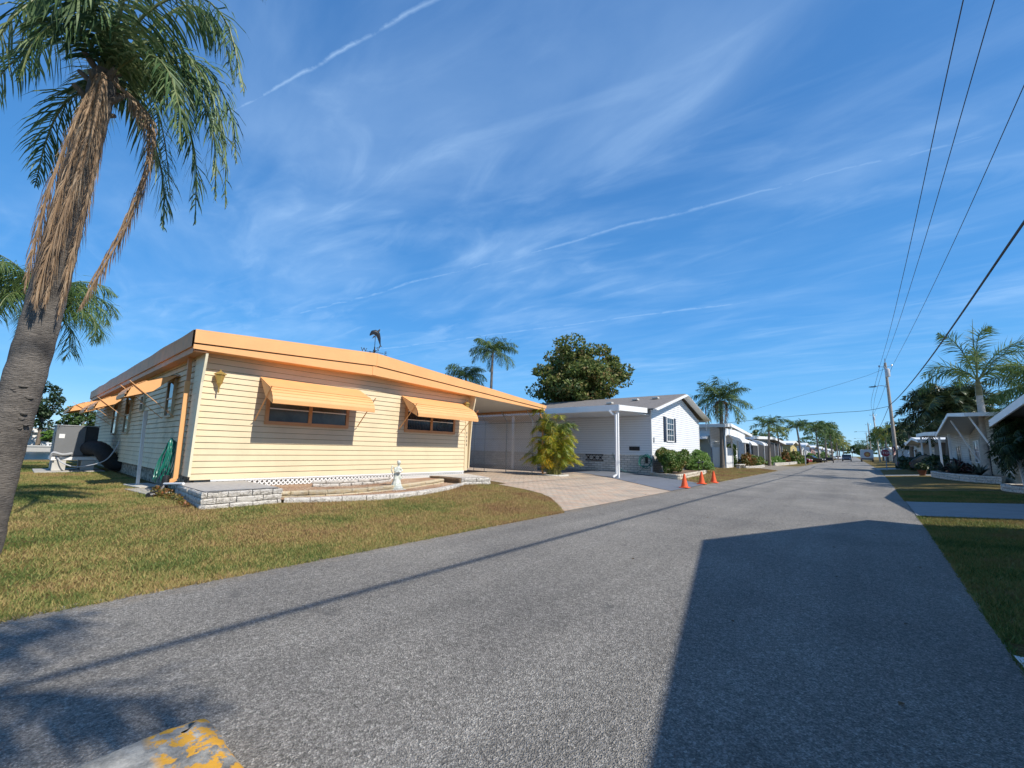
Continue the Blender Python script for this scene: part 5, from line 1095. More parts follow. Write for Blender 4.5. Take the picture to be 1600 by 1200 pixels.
# street palms on the left
SP = 'palms along the left side of the street'
palm('tallest street palm on the left with brown hanging fronds', (-9.42, 42.0, .14), 6.2, (.05, .1), .19, 24, 3.1, .8, .055, 44, 41, group=SP, skirt=7, droop=.7, hang=.6, up=(-.55, 1.45), mat=G_PALM)
palm('slim queen palm in front of the screened porch, second on the left', (-8.02, 59, .08), 4.9, (.15, 0), .15, 15, 2.35, .62, .06, 34, 42, group=SP, droop=.85, up=(-.15, 1.4))
palm('thin palm leaning right behind the second street palm', (-8.6, 74, .08), 4.8, (-.2, 0), .12, 12, 2.0, .6, .08, 22, 43, group=SP, mat=G_PALMY, up=(-.2, 1.3))
palm('queen palm beside the street sign, third on the left', (-7.3, 90, .05), 6.3, (-.4, 0), .17, 14, 3.1, .85, .10, 26, 44, group=SP, up=(-.1, 1.4))
for i, (x, y, h, f, l) in enumerate(((-5.9, 112, 7.6, 4.4, 'full palm first in the clump of far palms on the left'), (-5.0, 121, 8.0, 4.4, 'second palm in the far clump on the left'), (-5.6, 132, 7.6, 4.4, 'third palm in the far clump on the left'), (-4.6, 143, 7.6, 4.4, 'fourth palm in the far clump on the left'), (-5.2, 158, 7.0, 4.6, 'fifth palm in the far clump on the left'), (-4.2, 176, 7.0, 4.6, 'sixth palm in the far clump on the left'), (-4.3, 200, 6.5, 5, 'next to last palm of the far left row'), (-3.8, 235, 6.5, 5.5, 'last and smallest palm of the far left row'))):
    palm(l, (x, y, 0), h+(i % 3-1)*.5, (((i*37) % 5-2)*.15, 0), .17, 16, f*.78, .95, .15, 20, 50+i, group=SP, mat=G_PALMY if i > 3 else G_PALM)
BT = 'trees behind the left row of homes'
for i, (x, y, h, r, l) in enumerate(((-24, 62, 6.8, 3.5, 'dark tree behind the roof of the porch home'), (-27, 92, 7.5, 4, 'dark round tree behind the screened home'), (-30, 120, 8.5, 5, 'dark tree behind the yellow home'), (-24, 150, 9, 5, 'dark tree between the sign and the far palms'), (-26, 190, 10, 7, 'wide dark tree far behind the left homes'), (-14, 240, 11, 8, 'green tree closing the far left end'), (-8, 300, 12, 8, 'tree at the vanishing end of the left side'))):
    tree(l, (x, y, 0), h, (r, r, h*.35), 2200, .6, G_DARK if i % 2 == 0 else G_MID, 80+i, BT, clumps=36)
for i, (x, y, h) in enumerate(((-22, 70, 5.6), (-26, 104, 6.4))): palm(['small palm top above the screened porch roof', 'small palm top above the yellow home roof'][i], (x, y, 0), h, (0, 0), .2, 18, 2.6, .9, .13, 16, 90+i, group=BT)
# street sign on the left corner
t = thing('street_sign', 'white street sign post standing on the far left corner of the side street', 'sign', (-5.9, 79, 0)); MB().box(-5.98, -5.86, 78.94, 79.06, 0, 2.7).build('post', WHITE, t); MB().box(-6.05, -5.3, 78.92, 78.94, 2.2, 2.75).build('sign_plate', WHITE, t)
# flags
def flag(label, x, y, z, w, h, ang):
    t = thing('flag', label, 'flag', (x, y, z)); MB().tube([(x, y, z-1.0), (x, y, z+h+.15)], .03, 6).build('pole', METAL, t)
    u = Vector((cos(ang), sin(ang), -.35)).normalized()
    for k in range(13):
        a = z+h*(1-k/13); m = MB(); m.quad((x, y, a), (x, y, a-h/13), Vector((x, y, a-h/13))+u*w, Vector((x, y, a))+u*w); m.build('stripe', RED if k % 2 == 0 else WHITE, t)
    m = MB().obox(Vector((x, y, z+h*.76))+u*w*.2, u, (sin(ang), -cos(ang), 0), Z, w*.4, .01, h*.5); m.build('canton', pm('flag_blue', (.02, .03, .12), .6), t)
flag('small red and white striped flag at the roof edge of the white house', -9.0, 35.2, 4.2, .5, .9, -1.2)
flag('american style striped flag hanging by the houses right of the utility pole', 3.5, 61.5, 1.55, .8, 1.15, -1.9)
# ------------------------------------------------------------------ vehicles in the distance
def car(label, x, y, L, Wd, h, col, rot=0, suv=False, grp='vehicles parked along the street', name='parked_car', cat='car'):
    t = thing(name, label, cat, (0, 0, 0), grp); hb = h*.55; k = L/4.4
    pr = [(-2.2, .35), (-2.2, .75), (-1.3, hb+.12), (-.75, hb+.15), (-.15, h), (1.45 if not suv else 1.95, h), (2.1, hb+.15), (2.2, .6), (2.15, .32)]
    pr = [(a*k, b) for a, b in pr]
    MB().prism([(-Wd/2, a, b) for a, b in pr], (Wd, 0, 0)).build('body', col, t, bevel=.05)
    g = [(-.68*k, hb+.17), (-.14*k, h-.07), (1.40*k if not suv else 1.85*k, h-.07), (1.95*k, hb+.17)]
    MB().prism([(-Wd/2-.01, a, b) for a, b in g], (Wd+.02, 0, 0)).build('side_window', GLASS, t)
    m = MB(); m.prism([(-Wd/2+.12, -.76*k, hb+.17), (Wd/2-.12, -.76*k, hb+.17), (Wd/2-.2, -.2*k, h-.05), (-Wd/2+.2, -.2*k, h-.05)], (0, -.03, .02)); m.build('windscreen', GLASS, t)
    for sx in (-1, 1):
        for yy in (-1.35*k, 1.35*k):
            w = MB(); w.tube([(sx*(Wd/2-.2), yy, .32), (sx*(Wd/2+.02), yy, .32)], .32, 16).build('wheel', BLACK, t)
        MB().box(sx*Wd*.36-.15, sx*Wd*.36+.15, -2.23*k, -2.19*k, .62, .78).build('headlight', WHITE, t); MB().box(sx*Wd*.38-.13, sx*Wd*.38+.13, 2.18*k, 2.22*k, .62, .85).build('tail_light', RED, t)
    t.location = (x, y, 0.01); t.rotation_euler[2] = rot; return t
car('red car parked in a driveway beyond the street sign', -8.0, 88.5, 4.4, 1.8, 1.5, pm('car_red', (.25, .02, .02), .25, .1, 3), 1.35)
car('dark car parked beyond the red car', -7.0, 107, 4.4, 1.8, 1.45, pm('car_black', (.02, .02, .025), .25), 1.3)
car('white car parked far down the left side', -4.6, 190, 4.6, 1.9, 1.5, WHITE, .2)
car('black sport utility car parked left of the white box truck', -1.7, 150, 4.8, 2.0, 1.9, pm('car_black', (.02, .02, .025), .25), 0, True)
car('dark car in the driveway of the first home on the right', 6.2, 52, 4.6, 1.85, 1.5, pm('car_black', (.02, .02, .025), .25), 1.4)
car('dark blue car under the white carport on the right', 6.2, 66, 4.6, 1.85, 1.5, pm('car_navy', (.02, .03, .07), .25), 1.4)
def cart():
    x, y = -4.2, 110; t = thing('utility_trailer', 'small dark trailer parked on the grass by the far palms', 'trailer', (x, y, 0)); MB().box(x-.7, x+.7, y-1, y+1, .45, 1.1).build('body', BLACK, t, bevel=.04); MB().box(x-.6, x+.6, y-.9, y+.9, 1.5, 1.56).build('lid', pm('car_black', (.02, .02, .025), .25), t)
    for sx in (-1, 1): MB().tube([(x+sx*.66, y, .35), (x+sx*.8, y, .35)], .34, 14).build('wheel', BLACK, t)
cart()
def truck():
    x0, x1, y = 1.35, 4.05, 150; t = thing('box_truck', 'white box truck with a round orange emblem on its rear door far down the street', 'truck', ((x0+x1)/2, y, 0))
    MB().box(x0, x1, y, y+6.5, .95, 3.35).build('cargo_box', pm('truck_white', (.62, .64, .66), .5), t, bevel=.04)
    xc, zc = 2.75, 2.05; n = 24; R0 = .68
    MB().tube([(xc, y-.03, zc), (xc, y, zc)], R0, 28).build('emblem', pm('emblem_red', (.50, .09, .04), .5), t)
    MB().tube([(xc, y-.045, zc), (xc, y-.031, zc)], R0*.84, 28).build('emblem_field', pm('emblem_brown', (.38, .16, .09), .5), t)
    m = MB()
    for k in range(3): a = k*pi/3; d = Vector((cos(a), 0, sin(a))); m.bar(Vector((xc, y-.056-.004*k, zc))-d*.5, Vector((xc, y-.056-.004*k, zc))+d*.5, .17, .008, up=(0, 1, 0))
    m.build('emblem_star', pm('emblem_gold', (.75, .42, .10), .5), t)
    MB().box(x0+.1, x1-.1, y+.2, y+8.3, .55, .93).build('chassis', BLACK, t); MB().box(x0+.15, x1-.15, y+6.6, y+8.4, .7, 2.4).build('cab', WHITE, t, bevel=.08)
    for x in (x0+.02, x1-.3):
        for yy in (y+1.4, y+7.4): MB().tube([(x, yy, .45), (x+.28, yy, .45)], .45, 16).build('wheel', BLACK, t)
    MB().box(x0+.1, x1-.1, y-.12, y-.02, .55, .70).build('bumper', METAL, t)
    for x in (x0+.08, x1-.28): MB().box(x, x+.2, y-.04, y-.002, .78, .92).build('tail_light', RED, t)
truck()
# ------------------------------------------------------------------ right side of the street
DW = pm('beige_siding', (.40, .36, .28), .55, .08, 1.5)
home('corner_house', 'large home right of the camera whose roof shades the street', 3.2, 1, [(-3.5, 3.05), (2.1, 3.9), (7.9, 5.15), (12.9, 3.0)], .6, 10, DW, WHITE, WHITE, 1.2, CONC, [(4, 1.5, 2.2, 1.1, 1)], wing=False)
home('dark_house', 'dim white home at the right edge half hidden by small palms', 4.6, 1, [(14.5, 3.35), (20.3, 3.80), (26.7, 3.10)], .75, 9, SIDW, SHINGLE, WHITE, 1.3, None, [(23.6, 1.6, 2.0, 1.1, 0), (18, 1.6, 2.0, 1.1, 0)], wing=False)
t = thing('lattice_fence', 'white diagonal lattice along the foot of the dim white home', 'lattice', (5.7, 20, 0)); m = MB(); lattice(m, (5.78, 18.2, .05), (0, 1, 0), 8.0, .68, .14, .04, .01, (-1, 0, 0)); m.box(5.76, 5.8, 18.2, 26.2, .72, .76).build('lattice_panel', WHITE, t)
HR2, linr2, xwr2 = home('beige_house', 'beige sided home with a flared porch roof and slanting white corner posts on the right', 4.55, 1, [(31.3, 3.80), (36.0, 4.15), (41.5, 3.10)], .6, 9, DW, pm('pale_blue_roof', (.42, .47, .52), .6, .05, 2), WHITE, 1.5, None, [(33.2, 1.2, 1.9, 1.3, 0), (38.9, 1.3, 1.9, 1.3, 0)], (36.4, 0), wing=False, fh=.18)
for y in (31.7, 36.9): MB().bar((4.75, y, linr2(y)-.2), (6.0, y, .6), .10, .06).build('slanted_post', WHITE, HR2)
for y in (40.6,): MB().box(5.0, 5.12, y, y+.12, .1, linr2(y)-.2).build('porch_post', WHITE, HR2)
HR3, l3, x3 = home('carport_house', 'home with a white metal carport roof on the right, beyond the beige home', 4.8, 1, [(44.5, 3.42), (50, 3.62), (56, 3.72)], .5, 9, SIDW, WHITE, WHITE, 2.2, CONC, [(47, 1.6, 1.9, 1.2, 0), (52, 1.6, 1.9, 1.2, 0)], None, wing=False)
for y in (44.8, 50, 55.6): MB().box(5.0, 5.12, y, y+.12, 0, l3(y)-.28).build('carport_post', WHITE, HR3)
HR4, l4, x4 = home('awning_house', 'dim home with a low white roof behind the stop sign', 5.2, 1, [(60, 3.3), (66, 3.75), (74, 3.2)], .5, 9, pm('brownish_wall', (.22, .17, .13), .6), WHITE, WHITE, 1.5, CONC, [(64, 1.6, 1.9, 1.2, 0)], None, wing=False)
RG = 'far homes on the right side'
for i in range(5):
    y = 86+i*26
    home('far_home', ['pale home beyond the stop sign on the right', 'white home behind the second utility pole', 'tan home halfway down the right side', 'blue-grey home far down the right side', 'last pale home on the right side'][i], 6.6+.2*i, 1, [(y, 3.4), (y+7, 4.0), (y+16, 3.4)], .4, 10, cols[(i+2) % 6], WHITE, WHITE, .9, CONC, [(y+4, 1.6, 2.1, 1.0, 1)], wing=False, grp=RG)
low_planter('stone_planter', 'curved low stone planter full of dark agaves before the beige home', smooth_path([(4.9, 42.0), (4.0, 40.5), (3.95, 37), (4.7, 33.5), (5.7, 32.2)], 20), .0, 3, STONE, 21, fill=[(4.9, 42), (4.2, 40.3), (4.15, 37), (4.9, 33.7), (5.9, 32.4), (5.9, 42)])
low_planter('round_planter', 'round white stone planter ring under the small dark palms at the right edge', [(5.75+1.25*cos(a), 25.6+1.9*sin(a)) for a in [pi*2*k/22 for k in range(22, -1, -1)]][::-1], .0, 2, STONE, 22, fill=[(5.75+1.1*cos(a), 25.6+1.75*sin(a)) for a in [pi*2*k/22 for k in range(22)]])
t = thing('slanted_post', 'thin leaning white post standing in the round planter', 'post', (5.0, 25.5, .2)); MB().bar((5.05, 25.2, .2), (4.95, 25.4, 1.7), .10).build('post', WHITE, t)
def agave(label, x, y, z, r, seed, mat, n=26):
    rnd = random.Random(seed); t = thing('agave', label, 'plant', (x, y, z), 'spiky plants in the stone planter'); m = MB()
    for i in range(n):
        a = rnd.uniform(0, 6.3); e = rnd.uniform(.1, 1.3); d = Vector((cos(a)*cos(e), sin(a)*cos(e), sin(e))); s = d.cross(Z).normalized()*.05; b = Vector((x, y, z)); L = r*rnd.uniform(.8, 1.15)
        m.add([b-s, b+s, b+d*L*.5+s*1.2, b+d*L*.5-s*1.2, b+d*L-Z*L*.15], [(0, 1, 2, 3), (3, 2, 4)])
    m.build('leaves', mat, t); return t
G_AG = leafmat('agave_leaves', [(.02, .03, .025), (.06, .08, .06), (.18, .2, .16)], .5, .1, .4)
for i, (x, y, r, l) in enumerate(((4.6, 36.2, 1.0, 'big spiky agave nearest the palm trunk'), (4.7, 38.3, .9, 'spiky agave in the middle of the stone planter'), (4.6, 40.3, .9, 'agave at the far end of the stone planter'), (5.3, 34.4, .9, 'pale curling agave at the near end of the stone planter'))): agave(l, x, y, .35, r, i, G_AG)
bush('dark red shrub behind the agaves', (5.1, 38.6, .3), (.7, 1.6, .9), 1600, .2, leafmat('dark_red_leaves', [(.03, .01, .01), (.08, .02, .02), (.05, .06, .02)], .5, .2), 61, 'shrubs on the right side')
bush('tall dark shrub between the beige home and the carport home', (5.0, 47.5, 0), (.9, 2.6, 1.7), 3000, .25, G_DARK, 62, 'shrubs on the right side')
bush('dark hedge right of the stop sign', (4.9, 57.5, 0), (1.0, 3.2, 1.8), 2600, .3, G_DARK, 63, 'shrubs on the right side')
bush('low dark shrub under the flag', (4.6, 66, 0), (1.0, 3.5, 1.6), 2200, .35, G_DARK, 64, 'shrubs on the right side')
t = thing('flower_pot', 'brown clay pot at the corner of the agave planter', 'plant pot', (3.7, 42.2, 0)); MB().lathe((3.7, 42.2, 0), [(.16, 0), (.24, .32), (.27, .34), (.27, .40)], 16).build('pot', pm('clay', (.2, .08, .05), .8), t, smooth=True); v, f = leafcloud([(3.7, 42.2, .6)], [(.35, .35, .3)], 400, .2, 5); npmesh('plant', v, f, G_DARK, t)
# royal palm on the right and its neighbours
RP = 'palms on the right side of the street'
ROY = pm('royal_palm_bark', (.42, .38, .33), .85, .14, 5, .5, 20, stretch=(1, 1, 4), dirt=((.14, .12, .1), 2.5, .5, .75, .7))
def royal():
    b = Vector((6.05, 36.4, 0)); t = thing('palm_tree', 'royal palm with a stout pale trunk before the beige home', 'palm tree', b, RP); rnd = random.Random(71)
    zs = [-.05, .15, .5, 1.0, 1.6, 2.4, 3.2, 4.0, 4.8, 5.3]; rs = [.52, .47, .42, .37, .31, .25, .20, .165, .15, .14]
    tr = MB(); P = []; R2 = []
    for i in range(40): z = -.05+5.35*i/39; P.append((6.05-.012*z, 36.4, z)); R2.append(float(np.interp(z, zs, rs))*(1+.02*(i % 2)))
    tr.tube(P, R2, 16).build('trunk', ROY, t, smooth=True); MB().tube([(5.99, 36.4, 5.2), (5.99, 36.4, 5.7), (6.0, 36.4, 6.3)], [.16, .14, .07], 10).build('crownshaft', pm('crownshaft_brown_green', (.16, .13, .05), .5, .4), t, smooth=True)
    m = leafmat('royal_leaflets', [(.03, .065, .022), (.10, .17, .04), (.28, .33, .10)], .5, .32, .3); lv = MB(); st = MB()
    for g in ([(5.6, 7.7, 0), (5.15, 8.7, -.1), (4.55, 9.2, -.2)], [(6.1, 7.8, 0), (6.3, 8.9, 0), (6.75, 9.3, 0)], [(6.7, 7.4, 0), (7.6, 8.1, 0), (8.7, 8.2, 0)], [(5.4, 6.8, 0), (4.6, 6.8, -.1), (3.8, 6.2, -.2), (3.4, 5.4, -.2)], [(6.8, 6.9, .1), (7.8, 6.8, .2), (8.8, 6.0, .2)],
              [(5.9, 7.3, -1), (5.75, 7.5, -2), (5.6, 6.9, -3)], [(6.2, 7.5, 1), (6.2, 7.9, 2.2), (6.2, 7.4, 3.2)], [(6.5, 6.5, -.1), (7.2, 6.1, -.3), (7.7, 5.2, -.5)], [(5.5, 6.5, -.8), (5.1, 6.3, -1.5), (4.8, 5.6, -2.0)], [(5.3, 7.0, .7), (4.5, 7.3, 1.3), (3.8, 6.7, 1.6)], [(6.7, 7.2, -.8), (7.5, 7.4, -1.5), (8.2, 6.8, -2.0)]):
        frond(lv, [Vector((6.0, 36.4, 6.1))]+[Vector((x, 36.4+d, z)) for x, z, d in g], 74, .78, .042, rnd, .35, .75, st, .035, .12, 2, .35, .9)
    st.tube([(6.0, 36.4, 6.2), (6.02, 36.4, 8.5), (6.1, 36.4, 9.9)], [.05, .03, .008], 6)
    lv.build('crown', m, t); st.build('frond_stems', pm('frond_stem', (.16, .19, .07), .5, .25), t)
royal()
palm('large feathery palm whose fronds enter from the right edge', (7.3, 29.5, 0), 4.6, (0, 0), .25, 17, 2.9, .75, .04, 80, 72, group=RP, rv=.7, droop=.7, hang=.45, mat=MATS['royal_leaflets'])
palm('huge dark date palm with a dense rounded crown behind the beige home', (7.3, 58, 0), 6.2, (.2, 0), .45, 70, 4.2, .95, .10, 52, 73, group=RP, droop=.75, hang=.35, up=(-.5, 1.4), mat=leafmat('date_leaflets', [(.012, .03, .014), (.04, .07, .025), (.17, .18, .07)], .4, .2, .5), skirt=0)
palm('small dark pygmy palm in the round planter, nearer one', (5.55, 24.9, .2), 1.5, (-.25, 0), .10, 54, 1.35, .36, .035, 44, 74, group=RP, droop=1.0, hang=.5, mat=G_DARK, up=(-.3, 1.3))
palm('small dark pygmy palm in the round planter, farther one', (5.9, 26.4, .2), 2.3, (-.3, -.4), .10, 54, 1.4, .38, .035, 44, 75, group=RP, droop=1.0, hang=.5, mat=G_DARK, up=(-.3, 1.3))
palm('palm rising between the homes behind the utility pole', (6.8, 88, 0), 5.4, (0, 0), .25, 22, 3.6, .9, .16, 20, 76, group=RP, mat=G_DARK)
palm('yellowish palm behind the second utility pole', (6.4, 118, 0), 6.4, (0, 0), .25, 20, 4, 1.0, .2, 18, 77, group=RP, mat=G_PALMY)
palm('palm nearest the white box truck', (6.6, 146, 0), 7.2, (0, 0), .25, 20, 4.2, 1.1, .22, 18, 78, group=RP)
palm('palm beyond the white box truck', (7.2, 180, 0), 7.4, (0, 0), .25, 20, 4.6, 1.1, .25, 18, 79, group=RP)
TG = 'trees behind the right row of homes'
for i, (x, y, h, r, l) in enumerate(((11, 74, 6.6, 4.2, 'dark round tree behind the carport home'), (9.5, 96, 6.4, 4.5, 'dark bushy tree right of the utility pole'), (13, 60, 6.5, 4.5, 'spreading tree with bare twigs behind the beige home'), (11, 130, 8, 5, 'tree behind the far right homes'), (10, 200, 10, 7, 'tree at the far end of the right side'), (6, 320, 12, 7, 'tree closing the right side of the view'))):
    tree(l, (x, y, 0), h, (r, r, h*.36), 2600, .5, G_DARK if i < 2 else G_MID, 100+i, TG, clumps=44)
t = thing('bare_branch', 'leafless twiggy branches poking out above the dark tree', 'branch', (5.9, 62, 5.6)); m = MB(); rnd = random.Random(5)
for i in range(16):
    a = Vector((6.6, 62, 5.4)); d = Vector((-rnd.uniform(.6, 1.6), rnd.uniform(-1, 1), rnd.uniform(-.2, 1.0))); m.tube([a, a+d*.6+Z*.1, a+d], [.03, .015, .006], 5)
m.build('twigs', BARK, t)
# ------------------------------------------------------------------ utility poles and wires
PGp = 'wooden utility poles on the right side'
def pole(label, x, y, h, lamp=True, can=True, col=WOOD, lx=-.2, arm=1.5):
    t = thing('utility_pole', label, 'utility pole', (x, y, 0), PGp); m = MB().tube([(x, y, -.2), (x+lx*.4, y, h*.45), (x+lx, y, h)], [.21, .18, .13], 12); m.build('pole', col, t, smooth=True)
    xt = x+lx; q = h*.955
    MB().bar((xt, y-.1, h-.05), (xt, y-.1, h+.55), .08).build('top_pin', METAL, t)
    for s in (-1, 1):
        m = MB(); m.tube([(xt, y-.1, q), (xt+s*.45, y-.1, q+.12), (xt+s*.62, y-.1, q+.1)], .03, 6); m.lathe((xt+s*.62, y-.1, q+.08), [(.05, 0), (.09, .05), (.05, .12), (.09, .17), (.05, .24)], 10); m.build('insulator', METAL, t)
    if can:
        m = MB(); m.lathe((xt+.12, y-.38, h*.86), [(.05, -.05), (.24, 0), (.26, .1), (.26, .95), (.2, 1.05), (.06, 1.08)], 16); m.bar((xt, y, h*.9), (xt+.1, y-.3, h*.9), .08).bar((xt+.05, y-.4, h*.86+1.05), (xt-.1, y-.3, h*.86+1.4), .03); m.build('transformer', pm('transformer_grey', (.5, .5, .5), .4), t, smooth=True)
    if lamp:
        zl = h*.775; m = MB(); m.tube(catmull([(xt+.02, y-.1, zl-.35), (xt-.25, y-.12, zl-.02), (xt-.7, y-.15, zl+.08), (xt-arm, y-.2, zl)], 14), .035, 6); m.build('lamp_arm', METAL, t, smooth=True)
        m = MB().ball((xt-arm-.35, y-.2, zl-.02), (.42, .16, .08), 12, 8).tube([(xt-arm-.1, y-.2, zl), (xt-arm-.1, y-.2, zl+.22)], .05, 8); m.build('lamp_head', BLACK, t, smooth=True)
    m = MB()
    for k in range(3): m.box(x-.22, x+.22, y-.25, y+.25, 2.2+k*.001, 2.2+k*.001)
    return t
pole('tall weathered wooden utility pole with a lamp arm and transformer, nearest on the right', 4.12, 71.7, 13.7, arm=1.1)
pole('second wooden utility pole with a transformer, beyond the stop sign', 5.3, 150, 13.2, lamp=False, col=pm('pale_pole_wood', (.55, .50, .42), .8), lx=-.6)
pole('third thin utility pole with a lamp arm', 4.6, 190, 13.0, can=False, lx=-.2, arm=3.2)
pole('fourth utility pole, tiny and farthest down the street', 5.3, 262, 13.0, can=False, arm=4)
pole('wooden utility pole behind the camera on the right carrying the near wires', 3.5, -30, 13.5, lamp=False)
WM = pm('wire_black', (.02, .02, .03), .6); WG = 'overhead wires along the street'
def wire(label, pts, r, n=60):
    o = MB().tube(catmull(pts, n), r, 6).build('overhead_wire', WM); tag(o, label, 'wire', WG)
wire('thick low cable sagging from the nearest utility pole towards the camera', [(3.9, 71.6, 8.05), (3.88, 60, 7.62), (3.86, 48, 7.36), (3.83, 35, 7.27), (3.80, 25, 7.36), (3.74, 15, 7.48), (3.67, 5, 7.45), (3.63, 0, 7.42), (3.5, -12, 7.45), (3.3, -30, 8.1)], .035, 90)
for l, xs, xe, zs in (('leftmost thin wire high above the street', 3.35, 2.9, 13.2), ('middle thin wire high above the street', 3.93, 3.70, 13.9), ('rightmost thin wire high above the street', 4.55, 4.75, 13.1)):
    wire(l, [(xs, 71.6, zs), (xs*.7+xe*.3, 50, zs-.5), (xs*.3+xe*.7, 30, zs-.6), (xe, 14, zs-.25), (xe, 0, zs), (xe*.97, -30, zs-.3)], .014)
    wire(l.replace('above the street', 'continuing past the nearest pole').replace('high ', ''), [(xs, 71.6, zs), (xs, 110, zs-.9), (4.8, 150, 13.0)], .02, 20)
wire('cable running left from the nearest utility pole across the street', [(3.85, 71.6, 7.95), (1.5, 71.8, 7.5), (-2, 72, 7.35), (-8, 72.8, 7.0), (-20, 76, 6.2)], .03, 30)
wire('cable running on from the nearest utility pole to the next', [(3.9, 71.7, 8.0), (4.3, 110, 7.4), (4.75, 150, 8.3)], .03, 20)
wire('thin service wire from the top of the nearest pole to the left homes', [(3.9, 71.6, 12.9), (0, 75, 12.0), (-14, 86, 9.5)], .015, 20)
def stop_sign():
    x, y = 2.62, 60.5; t = thing('stop_sign', 'red octagonal stop sign on a blue-grey post at the right corner', 'sign', (x, y, 0)); zc = 1.87; r = .42
    oc = [(x+r*cos(a), y, zc+r*sin(a)) for a in [pi/8+k*pi/4 for k in range(8)]]
    MB().prism(oc, (0, .01, 0)).build('border', WHITE, t); o2 = [(x+r*.92*cos(a), y-.006, zc+r*.92*sin(a)) for a in [pi/8+k*pi/4 for k in range(8)]]
    MB().prism(o2, (0, .004, 0)).build('face', pm('sign_red', (.35, .015, .03), .4, .05), t)
    cu = bpy.data.curves.new('stop_text', 'FONT'); cu.body = 'STOP'; cu.size = .36; cu.extrude = .003; cu.align_x = 'CENTER'; cu.align_y = 'CENTER'; cu.space_character = 1.02
    ob = bpy.data.objects.new('tmp', cu); COL.objects.link(ob); me = bpy.data.meshes.new_from_object(ob.evaluated_get(bpy.context.evaluated_depsgraph_get())); bpy.data.objects.remove(ob)
    me.transform(Matrix.Translation((0, -.012, zc)) @ Matrix.Rotation(pi/2, 4, 'X')); me.materials.clear(); me.materials.append(WHITE); q = bpy.data.objects.new('lettering', me); COL.objects.link(q); q.parent = t
    MB().box(x-.04, x+.04, y+.012, y+.06, 0, 2.45).build('post', pm('post_bluegrey', (.30, .36, .42), .5, .1, metal=.3), t)
    MB().box(x-.02, x+.32, y+.0, y+.02, 2.30, 2.42).build('name_plate', pm('plate_green', (.5, .55, .52), .5), t)
stop_sign()
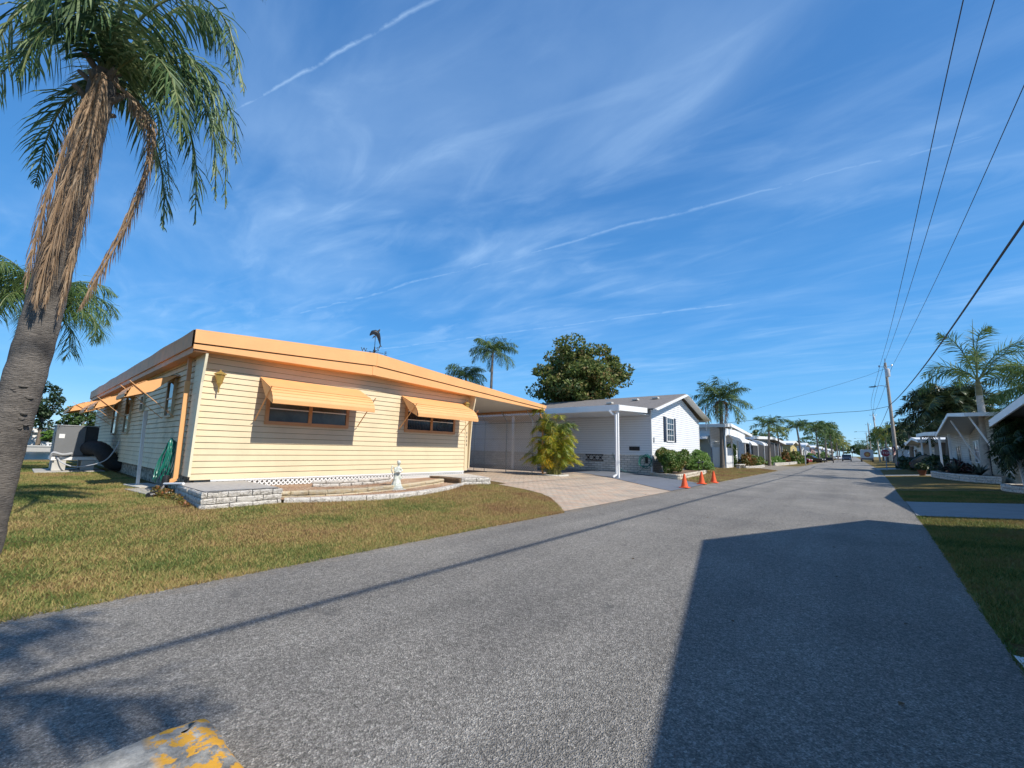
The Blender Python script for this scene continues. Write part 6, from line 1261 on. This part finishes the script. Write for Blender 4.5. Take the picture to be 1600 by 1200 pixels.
# ------------------------------------------------------------------ painted curb end at the near left corner
def curb():
    m_ = bpy.data.materials.new('worn_yellow_kerb'); m_.use_nodes = True; nt = m_.node_tree; N = nt.nodes; L = nt.links; b = N['Principled BSDF']; b.inputs['Roughness'].default_value = .75
    g = N.new('ShaderNodeNewGeometry')
    def nz(s, d, r=.7):
        n = N.new('ShaderNodeTexNoise'); n.inputs['Scale'].default_value = s; n.inputs['Detail'].default_value = d; n.inputs['Roughness'].default_value = r; L.new(g.outputs['Position'], n.inputs['Vector']); return n.outputs[0]
    sp = N.new('ShaderNodeSeparateXYZ'); L.new(g.outputs['Position'], sp.inputs[0])
    # paint starts at the kerb's end (higher x) and is chipped
    ed = N.new('ShaderNodeMapRange'); ed.inputs['From Min'].default_value = .50; ed.inputs['From Max'].default_value = .54; L.new(sp.outputs[1], ed.inputs[0])
    ch = N.new('ShaderNodeMapRange'); ch.inputs['From Min'].default_value = .475; ch.inputs['From Max'].default_value = .515; L.new(nz(13, 8), ch.inputs[0]); inv = N.new('ShaderNodeMath'); inv.operation = 'SUBTRACT'; inv.inputs[0].default_value = 1; L.new(ch.outputs[0], inv.inputs[1])
    mu = N.new('ShaderNodeMath'); mu.operation = 'MULTIPLY'; L.new(inv.outputs[0], mu.inputs[0]); L.new(ed.outputs[0], mu.inputs[1])
    cr = N.new('ShaderNodeValToRGB'); cr.color_ramp.elements[0].position = .35; cr.color_ramp.elements[0].color = (.10, .10, .09, 1); cr.color_ramp.elements[1].position = .62; cr.color_ramp.elements[1].color = (.46, .44, .39, 1); L.new(nz(9, 10, .75), cr.inputs[0])
    mx = N.new('ShaderNodeMixRGB'); L.new(mu.outputs[0], mx.inputs[0]); L.new(cr.outputs[0], mx.inputs[1]); mx.inputs[2].default_value = (.72, .36, .03, 1); L.new(mx.outputs[0], b.inputs['Base Color'])
    bp = N.new('ShaderNodeBump'); bp.inputs['Strength'].default_value = .8; bp.inputs['Distance'].default_value = .012; L.new(nz(40, 8), bp.inputs['Height']); L.new(bp.outputs[0], b.inputs['Normal'])
    t = thing('kerb', 'worn concrete kerb end with chipped yellow paint at the bottom left', 'kerb', (-2.75, .4, 0))
    # plan: kerb runs beside the street and ends in a blunt, slightly rounded nose
    xo, ye, rc, wd = -2.53, .76, .10, .75; out = [(xo, -2.6)]+[(xo, -2.4+.1*i) for i in range(31)]
    out = [(x, y) for x, y in out if y < ye-rc]+[(xo+rc-rc*cos(a), ye-rc+rc*sin(a)) for a in [pi/2*k/8 for k in range(9)]]+[(xo+rc+.05*i, ye) for i in range(1, 12)]
    prof = [(-.02, 0), (-.015, .06), (.0, .115), (.018, .14), (.05, .152), (.14, .154), (.24, .15), (.34, .149)]
    m = MB(); k = len(prof); n = len(out)
    for i in range(n):
        p = Vector((*out[i], 0)); d = Vector((*out[min(i+1, n-1)], 0))-Vector((*out[max(i-1, 0)], 0)); d.normalize(); nn = Vector((d.y, -d.x, 0))
        for a, zz in prof:
            j = .012*noise.noise(Vector((p.x*9, p.y*9, a*9)))+.006*noise.noise(Vector((p.x*30, p.y*30, a*30))); q = p+nn*(min(a, .34)+j); m.v.append((q.x, q.y, zz+(.012*noise.noise(Vector((q.x*8, q.y*8, 2))) if zz else 0)))
    for i in range(n-1):
        for c in range(k-1): m.f.append((i*k+c, i*k+c+1, (i+1)*k+c+1, (i+1)*k+c))
    m.build('kerb_stone', m_, t, smooth=True)
    MB().box(xo+.30, xo+1.0, -2.6, ye-.30, .0, .143).build('infill', CONC, t, bevel=.01)
curb()
# small litter: leaves on the lawn and road
rg = random.Random(17); LV = pm('dry_leaf', (.16, .10, .05), .8, .4, 9)
spots = [(rg.uniform(-9, 1), rg.uniform(3, 26)) for _ in range(50)]
m = MB()
for x, y in spots:
    a = rg.uniform(0, 6.3); s = rg.uniform(.015, .04); z = gz(x)+.03 if x < -5.5 else .012; m.quad((x, y, z), (x+cos(a)*s, y+sin(a)*s, z+.01), (x+cos(a+.6)*s*2, y+sin(a+.6)*s*2, z+.004), (x+cos(a+1.2)*s, y+sin(a+1.2)*s, z+.012))
o = m.build('fallen_leaves', LV); tag(o, kind='stuff')
palm('palm right of the camera, outside the photograph, whose fronds shade the near road', (4.8, -.95, 0), 8.2, (0, 0), .2, 22, 3.0, .8, .06, 34, 133, group=RP, droop=.9, hang=.8)
# the lots on the right stand on the slight rise
for o in list(COL.objects):
    if o.parent is None and o.type == 'EMPTY' and 3.3 < o.location.x < 7.2 and 15 < o.location.y < 60 and o.get('category') in ('planter', 'plant', 'shrub', 'plant pot', 'lattice', 'post', 'car'): o.location.z += .19
for i, (x, y, h, r, l) in enumerate(((-1.5, 520, 13, 9, 'distant tree right at the end of the street, left of the truck'), (9, 560, 14, 10, 'distant tree at the end of the street behind the truck'), (-18, 480, 14, 10, 'distant tree at the end of the street behind the last left palm'))):
    tree(l, (x, y, 0), h, (r, r, h*.42), 1500, 1.6, G_MID, 140+i, 'trees closing the end of the street', clumps=30)
